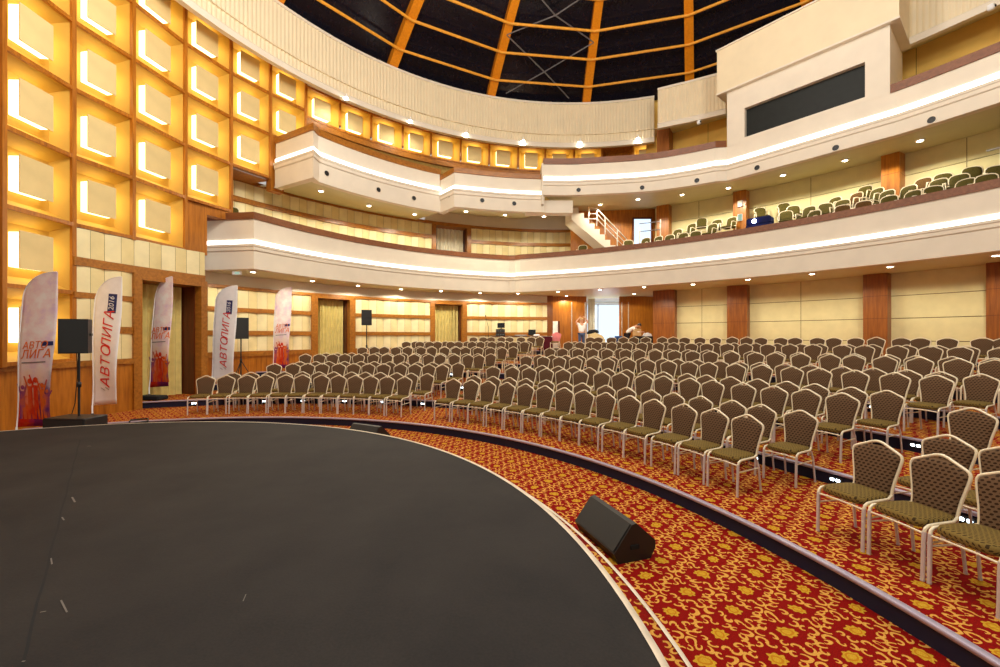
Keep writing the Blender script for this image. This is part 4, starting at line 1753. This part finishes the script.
# cable hanging from the pole speaker
b = MB()
b.tube([(-8.47, 8.5, 2.0), (-8.57, 8.62, 1.4), (-8.72, 8.72, .8), (-8.85, 8.7, .3), (-8.92, 8.4, .03)], .008, 6)
tag(obj('speaker_cable', b, M['black']), 'thin dark cable hanging behind the loudspeaker on the pole', 'cable')
b = MB()
b.tube([(-8.35, 9.55, .20), (-8.2, 9.9, .2), (-8.45, 10.2, .2), (-8.7, 10.0, .2), (-8.5, 9.75, .21)], .019, 6)
tag(obj('cable_coil', b, M['black']), 'loose black cable on the carpet by the subwoofer', 'cable')
b = MB()
b.box((-9.95, 12.15, .42), (.75, .35, .12), rad(-8), bev=.03)
tag(obj('cable_bag', b, M['blackcloth']), 'dark flat bag on the floor in the curtained doorway', 'bag')


def wedge(label, A, e_dir, L, s_=1.):
    """A: front lip corner, e_dir: direction away from the stage, L: length along the other axis"""
    e = Vector(e_dir).normalized()
    d_ = Vector((-e.y, e.x))
    o = thing('stage_monitor', label, 'monitor', (A[0], A[1], 0), 0, 'wedge stage monitors')
    prof_ = [(0.05, 0), (0, .10), (.20, .355), (.25, .365), (.47, .17), (.47, .10), (.41, 0)]
    prof_ = [(a * s_, z * s_) for a, z in prof_]
    b = MB()

    def fn(x, y, t):
        ins = .05 * (1 - min(1, y / (.3 * s_))) if False else 0
        return (e.x * x + d_.x * t, e.y * x + d_.y * t, y)
    b.prism(prof_, 0, L, fn)
    obj('cabinet', b, M['black'], o)
    b = MB()
    q = [(.005, .115), (.195, .35)]
    off = Vector((-.255, .19)).normalized() * .008

    def g(a, z, t):
        return (e.x * (a + off.x) + d_.x * t, e.y * (a + off.x) + d_.y * t, z + off.y)
    b.prism([(q[0][0] * s_, q[0][1] * s_), (q[1][0] * s_, q[1][1] * s_), (q[1][0] * s_ + .02, q[1][1] * s_ - .015), (q[0][0] * s_ + .02, q[0][1] * s_ - .015)], .02, L - .02, lambda x, y, t: g(x, y, t))
    obj('grille', b, M['grille'], o)
    for t in (-.004, L + .004):
        b = MB()
        c = (e.x * .23 * s_ + d_.x * t, e.y * .23 * s_ + d_.y * t, .14 * s_)
        b.box(c, (.10, .012, .04), math.atan2(e.y, e.x), bev=.004)
        obj('handle', b, M['blackcloth'], o)
    return o


wedge('black wedge monitor on the red carpet at the near stage edge', (1.085, 4.04), (.95, .31), .78, 1.0)
x, y = hit(371, ST, 6.95)
a = math.atan2(y - ST[1], x - ST[0])
wedge('distant black wedge monitor half hidden behind the stage edge', (x, y), (math.cos(a), math.sin(a)), .72, 1.15)

# ------------------------------------------------------------------ control desk at the back
F6 = TIER_Z[6]
t = thing('control_table', 'long dark table of sound equipment before the padded back wall', 'table', (.78, 22.85, F6))
b = MB()
b.box((0, 0, .72), (2.5, .7, .05), bev=.01)
obj('table_top', b, M['darkwood'], t)
for sx in (-1.15, 1.15):
    for sy in (-.28, .28):
        b = MB()
        b.box((sx, sy, .348), (.05, .05, .695))
        obj('leg', b, M['grey'], t)
for lb, x, z, w, h, d_ in (('lower black rack unit stacked on the equipment table', 0.02, .75, .50, .17, .4), ('middle black rack unit stacked on the equipment table', .02, .93, .48, .20, .4)):
    o = thing('rack_unit', lb, 'equipment', (x, 22.8, F6 + z), 0, 'equipment on the table')
    b = MB()
    b.box((0, 0, h / 2), (w, d_, h - .01), bev=.01)
    obj('case', b, M['black'], o)
    b = MB()
    for q in range(5):
        b.box((-w * .36 + q * w * .18, -d_ / 2 - .006, h / 2), (.035, .02, .035), bev=.006)
    obj('knob', b, M['grey'], o)


def screen(lb, x, y, z, w, h, rz=0):
    o = thing('monitor_screen', lb, 'monitor', (x, y, z), rz, 'screens on the table')
    b = MB()
    b.box((0, 0, .06 + h / 2), (w, .04, h), bev=.008)
    obj('bezel', b, M['black'], o)
    b = MB()
    b.box((0, -.022, .06 + h / 2), (w - .05, .006, h - .05))
    obj('display', b, M['screen'], o)
    b = MB()
    b.box((0, .03, .01), (w * .5, .16, .02), bev=.006)
    b.box((0, .03, .06), (.06, .04, .1))
    obj('stand', b, M['black'], o)


screen('square dark screen on top of the rack units', .06, 22.8, F6 + 1.135, .40, .27)
screen('dark screen at the far end of the equipment table', 1.72, 22.85, F6 + .745, .40, .30, rad(-12))
b = MB()
b.box((1.1, 22.75, F6 + .79), (.62, .42, .07), rad(4), bev=.02)
tag(obj('mixing_console', b, M['grey']), 'grey mixing console in the middle of the equipment table', 'equipment')
b = MB()
b.box((1.95, 22.6, F6 + .80), (.30, .3, .1), rad(-8), bev=.02)
tag(obj('printer', b, M['white']), 'small white device beside the far dark screen', 'equipment')
t = thing('microphone_stand', 'thin black microphone stand by the equipment table', 'microphone stand', (-.62, 22.7, F6))
b = MB()
b.tube([(0, 0, .02), (0, 0, 1.0), (.0, 0, 1.25), (-.14, 0, 1.75)], .012, 6)
obj('pole', b, M['black'], t)
b = MB()
b.lathe([(.001, .03), (.12, .02), (.13, 0)], seg=16)
obj('round_base', b, M['black'], t)
b = MB()
b.lathe([(.001, 0), (.02, .01), (.028, .09), (.02, .13), (.001, .14)], (-.15, 0, 1.76), 10)
obj('microphone', b, M['black'], t)

t = thing('cloth_table', 'small table under a maroon cloth beside the equipment table', 'table', (2.37, 22.1, F6))
b = MB()
b.box((0, 0, .73), (.62, .6, .04), bev=.01)
obj('table_top', b, M['white'], t)
b = MB()
n = 48
V = []
for j in range(5):
    for i in range(n):
        a = 2 * PI * i / n
        cx_, sy_ = math.cos(a), math.sin(a)
        x = .32 * math.copysign(abs(cx_) ** .25, cx_)
        y = .31 * math.copysign(abs(sy_) ** .25, sy_)
        q = 1 + (.03 + .02 * math.sin(i * 1.57)) * (4 - j) / 4
        V.append((x * q, y * q, .745 * j / 4))
b.add(V, [(j * n + i, j * n + (i + 1) % n, (j + 1) * n + (i + 1) % n, (j + 1) * n + i) for j in range(4) for i in range(n)], True)
obj('cloth_skirt', b, M['maroon'], t)
o = chair_at((555.5 - 500) / F * 21.9, 21.9, F6, rad(-20), 'chair draped with a pink cloth next to the maroon table', None, False)
b = MB()
b.prism([(x * 1.08, z + (.012 if z > .8 else 0)) for x, z in LOOP], -1, 1, lambda x, y, t_: (x, back_y(y) + t_ * .036, y))
obj('pink_cover', b, M['pink'], o)
t = thing('rollup_banner', 'narrow white upright banner with a dark edge by the wooden door', 'banner', (2.98, 22.6, F6))
b = MB()
b.box((-.04, 0, .80), (.26, .02, 1.5))
obj('sheet', b, M['poster'], t)
b = MB()
b.box((.15, .01, .78), (.10, .05, 1.55))
obj('dark_edge', b, M['darkwood'], t)
b = MB()
b.box((0, .02, .03), (.5, .3, .06), bev=.01)
obj('foot', b, M['black'], t)

t = thing('packing_crate', 'pale crate in the lobby opening with a black bag on it', 'crate', (5.08 + .2, 23.4, F6))
b = MB()
b.prism([(-.42, 0), (.46, 0), (.44, .55), (.3, .78), (-.1, .95), (-.4, .85)], -.3, .3, lambda x, y, q: (x, q, y))
obj('body', b, M['pad2'], t)
b = MB()
for x in (-.3, .05, .32):
    b.box((x, -.31, .35), (.05, .02, .6))
obj('batten', b, M['panel'], t)
b = MB()
b.lathe([(.001, .26), (.16, .24), (.26, .14), (.3, .03), (.28, 0), (.001, 0)], seg=18, mat=Matrix.Translation((5.12, 23.4, F6 + .90)) @ Matrix.Rotation(rad(-6), 4, 'Y') @ Matrix.Diagonal((1.15, .8, .85, 1)))
tag(obj('duffel_bag', b, M['blackcloth']), 'black soft bag lying on the pale crate', 'bag')
t = thing('blue_bin', 'blue plastic bin at the side of the lobby opening', 'bin', (6.42, 23.0, F6))
b = MB()
b.lathe([(.001, 0), (.17, 0), (.2, .72), (.215, .72), (.215, .76), (.19, .76), (.16, .03)], seg=20)
obj('tub', b, M['blue'], t)
b = MB()
b.lathe([(.21, .66), (.222, .66), (.222, .69), (.21, .69)], seg=20)
obj('rim', b, M['blue'], t)

t = thing('work_table', 'table under a black cloth where a man in white bends down', 'table', (7.46, 22.2, F6))
b = MB()
b.box((0, 0, .73), (.85, .6, .04), bev=.01)
obj('table_top', b, M['black'], t)
b = MB()
V = []
for j in range(4):
    for i in range(n):
        a = 2 * PI * i / n
        cx_, sy_ = math.cos(a), math.sin(a)
        q = 1 + (.03 + .02 * math.sin(i * 1.57)) * (3 - j) / 3
        V.append((.44 * math.copysign(abs(cx_) ** .25, cx_) * q, .31 * math.copysign(abs(sy_) ** .25, sy_) * q, .3 + .45 * j / 3))
b.add(V, [(j * n + i, j * n + (i + 1) % n, (j + 1) * n + (i + 1) % n, (j + 1) * n + i) for j in range(3) for i in range(n)], True)
obj('cloth', b, M['blackcloth'], t)
b = MB()
b.prism([(-.2, 0), (.25, 0), (.2, .12), (.05, .18), (-.12, .13)], -.12, .12, lambda x, y, q: (7.62 + x, 22.1 + q, F6 + .752 + y))
tag(obj('white_package', b, M['white']), 'crumpled white package on the black cloth table', 'package')
t = thing('cardboard_box', 'brown cardboard box held by the bending man in white', 'box', (7.0, 21.98, F6 + .62))
b = MB()
b.box((0, 0, .2), (.34, .3, .36), .1, bev=.006)
obj('carton', b, M['cardboard'], t)
t.location = (7.10, 22.05, F6 + .755)

# ================================================================== PEOPLE


def skin_obj(name, nodes, edges, mat, parent, sub=2, root=0):
    me = bpy.data.meshes.new(name)
    me.from_pydata([n_[0] for n_ in nodes], edges, [])
    o = link(name, me, parent)
    me.materials.append(mat)
    md = o.modifiers.new('Skin', 'SKIN')
    md.use_smooth_shade = True
    for i, n_ in enumerate(nodes):
        sv = me.skin_vertices[0].data[i]
        r = n_[1]
        sv.radius = (r, r) if isinstance(r, (int, float)) else r
        sv.use_root = (i == root)
    s_ = o.modifiers.new('Subdivision', 'SUBSURF')
    s_.levels = sub
    s_.render_levels = sub
    return o


def person(label, loc, rz, J, hair, cloth_low, long_hair, skirt):
    """J: joint positions in local space (facing -Y)"""
    o = thing('person', label, 'person', loc, rz)
    nodes, edges = [], []

    def N(key, r, par=None, p=None):
        nodes.append((tuple(p if p is not None else J[key]), r))
        i = len(nodes) - 1
        if par is not None:
            edges.append((par, i))
        return i
    pel = N('pelvis', .12)
    wa = N('waist', .11, pel)
    ch = N('chest', .135, wa)
    nk = N('neck', .055, ch)
    hd0 = N('head0', .075, nk)
    hd1 = N('head1', .092, hd0)
    N('head2', .07, hd1)
    fwd = Vector(J.get('face', (0, -1, 0))).normalized()
    for s_ in ('l', 'r'):
        sh = N('sh' + s_, .06, ch)
        el = N('el' + s_, .042, sh)
        wr = N('wr' + s_, .03, el)
        dv = (Vector(J['wr' + s_]) - Vector(J['el' + s_])).normalized()
        pm = N(None, .034, wr, Vector(J['wr' + s_]) + dv * .05)
        side = dv.cross(fwd)
        if side.length < .1:
            side = Vector((1, 0, 0))
        side.normalize()
        for q, ln in ((-1.5, .062), (-.5, .075), (.5, .07), (1.5, .055)):
            f0 = N(None, .011, pm, Vector(J['wr' + s_]) + dv * .09 + side * q * .02)
            f1 = N(None, .009, f0, Vector(J['wr' + s_]) + dv * (.09 + ln * .6) + side * q * .023 + fwd * .012)
            N(None, .008, f1, Vector(J['wr' + s_]) + dv * (.09 + ln) + side * q * .022 + fwd * .03)
        th = N(None, .012, pm, Vector(J['wr' + s_]) + dv * .05 + side * .045)
        N(None, .009, th, Vector(J['wr' + s_]) + dv * .09 + side * .06)
        hp = N('hip' + s_, .085, pel)
        kn = N('kn' + s_, .058, hp)
        an = N('an' + s_, .038, kn)
        N(None, .036, an, Vector(J['an' + s_]) + Vector((0, -.14, -.05)))
    body = skin_obj('body', nodes, edges, M['skin'], o)
    # face: nose, eyes, mouth
    hc = Vector(J['head1'])
    right = fwd.cross(Vector((0, 0, 1))).normalized()
    upv = right.cross(fwd).normalized()
    b = MB()
    b.lathe([(.001, .03), (.011, 0), (.016, -.03), (.001, -.036)], seg=8, mat=Matrix.Translation(hc + fwd * .09 - upv * .01))
    for s_ in (-1, 1):
        b.lathe([(.001, .03), (.016, .015), (.018, -.01), (.001, -.03)], seg=8, mat=Matrix.Translation(hc + right * .092 * s_ - upv * .01))
    obj('nose_and_ears', b, M['skin'], o)
    b = MB()
    for s_ in (-1, 1):
        b.lathe([(.001, .008), (.012, 0), (.001, -.008)], seg=8, mat=Matrix.Translation(hc + fwd * .086 + right * .033 * s_ + upv * .018))
    obj('eyes', b, M['hairdark'], o)
    b = MB()
    b.tube([hc + fwd * .082 - upv * .05 - right * .022, hc + fwd * .09 - upv * .054, hc + fwd * .082 - upv * .05 + right * .022], .006, 6)
    obj('mouth', b, M['pink'], o)
    # hair cap
    b = MB()
    nn_ = 14
    V = []
    for j in range(7):
        th = (j / 6) * rad(112)
        for i in range(nn_):
            a = 2 * PI * i / nn_
            back = math.cos(a)
            lim = 1.0 if back > -.2 else .62
            tt = th * lim
            rr = .112
            p = hc + upv * (math.cos(tt) * rr * 1.12 + .01) + (-fwd * math.cos(a) + right * math.sin(a)) * math.sin(tt) * rr
            if long_hair and j == 6 and back > -.2:
                p = p - upv * .10
            V.append(p)
    b.add(V, [(j * nn_ + i, j * nn_ + (i + 1) % nn_, (j + 1) * nn_ + (i + 1) % nn_, (j + 1) * nn_ + i) for j in range(6) for i in range(nn_)], True)
    obj('hair', b, hair, o)
    # shirt with short sleeves / sleeves
    sn, se = [], []

    def S(p, r, par=None):
        sn.append((tuple(p), r))
        if par is not None:
            se.append((par, len(sn) - 1))
        return len(sn) - 1
    V3 = lambda k: Vector(J[k])
    s0 = S(V3('pelvis') + Vector((0, 0, -.03)), (.17, .13))
    s1_ = S(V3('waist'), (.155, .118), s0)
    s2_ = S(V3('chest'), (.18, .135), s1_)
    S(V3('neck') * .55 + V3('chest') * .45, .085, s2_)
    for s_ in ('l', 'r'):
        a = S(V3('sh' + s_), .075, s2_)
        e_ = S(V3('sh' + s_) * .35 + V3('el' + s_) * .65, .062, a)
        if J.get('long'):
            e2 = S(V3('el' + s_), .056, e_)
            S(V3('el' + s_) * .25 + V3('wr' + s_) * .75, .042, e2)
    skin_obj('shirt', sn, se, M['shirt'], o)
    sn, se = [], []
    s0 = S(V3('pelvis'), (.16, .125))
    for s_ in ('l', 'r'):
        a = S(V3('hip' + s_) + Vector((0, 0, -.02)), .105, s0)
        k_ = S(V3('kn' + s_), .078, a)
        if not skirt:
            S(V3('an' + s_) + Vector((0, 0, .03)), .06, k_)
    skin_obj('skirt' if skirt else 'trousers', sn, se, cloth_low, o)
    for s_ in ('l', 'r'):
        b = MB()
        c = Vector(J['an' + s_])
        b.box((c.x, c.y - .07, .04), (.09, .25, .08), bev=.02)
        obj('shoe', b, M['black'], o)
    return o


J1 = dict(pelvis=(0, 0, .95), waist=(0, -.01, 1.08), chest=(0, 0, 1.28), neck=(0, 0, 1.45), head0=(0, -.02, 1.52), head1=(0, -.03, 1.60), head2=(0, -.025, 1.66),
          shl=(.17, 0, 1.38), ell=(.34, -.08, 1.52), wrl=(.16, -.06, 1.70), shr=(-.17, 0, 1.38), elr=(-.34, -.08, 1.5), wrr=(-.16, -.06, 1.69),
          hipl=(.09, 0, .88), knl=(.10, -.01, .5), anl=(.11, .02, .08), hipr=(-.09, 0, .88), knr=(-.10, -.01, .5), anr=(-.11, .02, .08))
person('person in a white top and blue denim, arms raised to the head, by the door', ((581.5 - 500) / F * 22.6, 22.6, F6), rad(8), J1, M['hairblond'], M['denim'], True, False)
J2 = dict(pelvis=(.0, .12, .92), waist=(0, .02, 1.03), chest=(0, -.22, 1.18), neck=(0, -.36, 1.27), head0=(0, -.43, 1.28), head1=(0, -.50, 1.30), head2=(0, -.55, 1.345), face=(0, -.7, -.7),
          shl=(.19, -.24, 1.18), ell=(.24, -.42, .98), wrl=(.14, -.62, .97), shr=(-.19, -.24, 1.18), elr=(-.24, -.42, .98), wrr=(-.14, -.62, .97),
          hipl=(.09, .10, .86), knl=(.10, .06, .48), anl=(.11, .10, .08), hipr=(-.09, .10, .86), knr=(-.10, .06, .48), anr=(-.11, .10, .08), long=True)
person('dark haired man in a white shirt bending over the black table', ((629.5 - 500) / F * 22.3, 22.35, F6), rad(62), J2, M['hairdark'], M['trouser'], False, False)

# ================================================================== SMALL FITTINGS
x, y = hit(760, ST, 21.95)
a = math.atan2(y - ST[1], x - ST[0])
pj = thing('projector', 'projector with a bright blue lens standing at the balcony handrail', 'projector', (x, y, Z(3.5)), a - PI / 2)
b = MB()
b.box((0, 0, .46), (.9, .5, .92), bev=.02)
obj('draped_stand', b, M['bluecloth'], pj)
b = MB()
b.box((0, 0, 1.06), (.86, .5, .28), bev=.04)
obj('case', b, M['bluecloth'], pj)
b = MB()
b.lathe([(.001, .03), (.07, .02), (.085, -.02)], seg=16, mat=Matrix.Translation((-.14, -.26, 1.06)) @ Matrix.Rotation(PI / 2, 4, 'X'))
obj('lens', b, M['lens'], pj)
lamp('projector_lamp', 'POINT', (-.14, -.42, 1.06), 1.5, (.35, .4, 1), pj, shadow_soft_size=.05)
for lb, u, v0, v1, mat in (('small cream notice on the upper wooden pillar', 740, 201, 206.5, 'poster'), ('small green sign on the upper wooden pillar below the notice', 740, 214.5, 220.5, 'exit')):
    x, y = hit(u, ST, 23.56)
    a = math.atan2(y - ST[1], x - ST[0])
    h0, h1 = (HV - v1) * y / F, (HV - v0) * y / F
    o = thing('wall_notice', lb, 'sign', (x, y, Z(h0)), a - PI / 2)
    b = MB()
    b.box((0, -.01, (h1 - h0) / 2), (.16, .02, h1 - h0), bev=.003)
    obj('plate', b, M[mat], o)
    b = MB()
    b.box((0, -.005, (h1 - h0) / 2), (.19, .014, h1 - h0 + .03))
    obj('backing', b, M['white'], o)
x, y = spot(237, 274, 2.12)
o = thing('emergency_lamp', 'small greenish emergency lamp under the lower balcony end', 'emergency light', (x, y, Z(2.2)))
b = MB()
b.box((0, 0, -.05), (.3, .09, .12), bev=.01)
obj('housing', b, M['white'], o)
b = MB()
b.box((0.03, -.05, -.05), (.16, .01, .08))
obj('lens', b, M['exit'], o)
for lb, u, v, c, R in (('small security camera under the fluted band next to the booth', 699, 122.5, ST, 22.2), ('white security camera under the fluted band over the balcony', 991, 7.5, ST, 22.6)):
    x, y = hit(u, c, R)
    o = thing('security_camera', lb, 'camera', (x, y, Z((HV - v) * y / F)), rad(20))
    b = MB()
    b.box((0, 0, .06), (.12, .14, .05), bev=.01)
    b.lathe([(.001, -.09), (.06, -.08), (.09, -.03), (.09, .03)], seg=14)
    obj('housing', b, M['white'], o)
    b = MB()
    b.lathe([(.001, .02), (.035, .015), (.045, 0)], seg=12, mat=Matrix.Translation((0, -.09, 0)) @ Matrix.Rotation(PI / 2, 4, 'X'))
    obj('lens', b, M['black'], o)
x, y = hit(995, ST, 23.6)
o = thing('coat_hook_rail', 'small pale fitting on the balcony wall at the frame edge', 'fitting', (x, y, Z(5.75)), rad(-60))
b = MB()
b.box((0, 0, 0), (.35, .06, .05), bev=.01)
b.box((0, 0, -.55), (.3, .06, .04), bev=.01)
obj('arm', b, M['grey'], o)
b = MB()
b.box((.12, .02, -.3), (.05, .04, .7), bev=.01)
obj('upright', b, M['white'], o)
x, y = hit(218, BK, 15.2)
o = thing('gallery_chair', 'pale chair at the end of the lower balcony by the lit wall', 'chair', ((231.5 - 500) / F * 15.1, 15.1, Z(3.72)), rad(30))
for nm in ('seat', 'backrest', 'frame'):
    link(nm, AG[nm], o)

# ================================================================== LIGHT AND CAMERA
w = bpy.data.worlds.new('World')
sc.world = w
w.use_nodes = True
bg = w.node_tree.nodes['Background']
bg.inputs[0].default_value = (1, .93, .84, 1)
bg.inputs[1].default_value = .55
for x, y, z, e_ in ((.5, 3.0, 11.0, 900), (6.5, 6.0, 13.0, 1300), (-3.5, 4.5, 11.0, 700), (2.5, 10.0, 14.6, 900), (-4.2, 8.2, 10.8, 1050)):
    lamp('house_fill', 'POINT', (x, y, z), e_, (1, .955, .86), None, shadow_soft_size=.9)  # unseen fill lamps added above the frame to brighten drum, dome and flags

cam = bpy.data.cameras.new('camera')
cam.sensor_width = 36
cam.lens = F / 1000 * 36
cam.shift_y = (HV - 333.5) / 1000
cam.clip_end = 200
cam.clip_start = .05
co = link('camera', cam)
co.location = (0, 0, EYE)
co.rotation_euler = (PI / 2, 0, 0)
sc.camera = co
sc.view_settings.view_transform = 'Standard'
sc.view_settings.look = 'None'
sc.view_settings.gamma = 1
sc.view_settings.use_curve_mapping = False
sc.view_settings.exposure = 0
sc.cycles.use_denoising = True
sc.cycles.max_bounces = 6
sc.cycles.diffuse_bounces = 4
sc.cycles.sample_clamp_indirect = 6
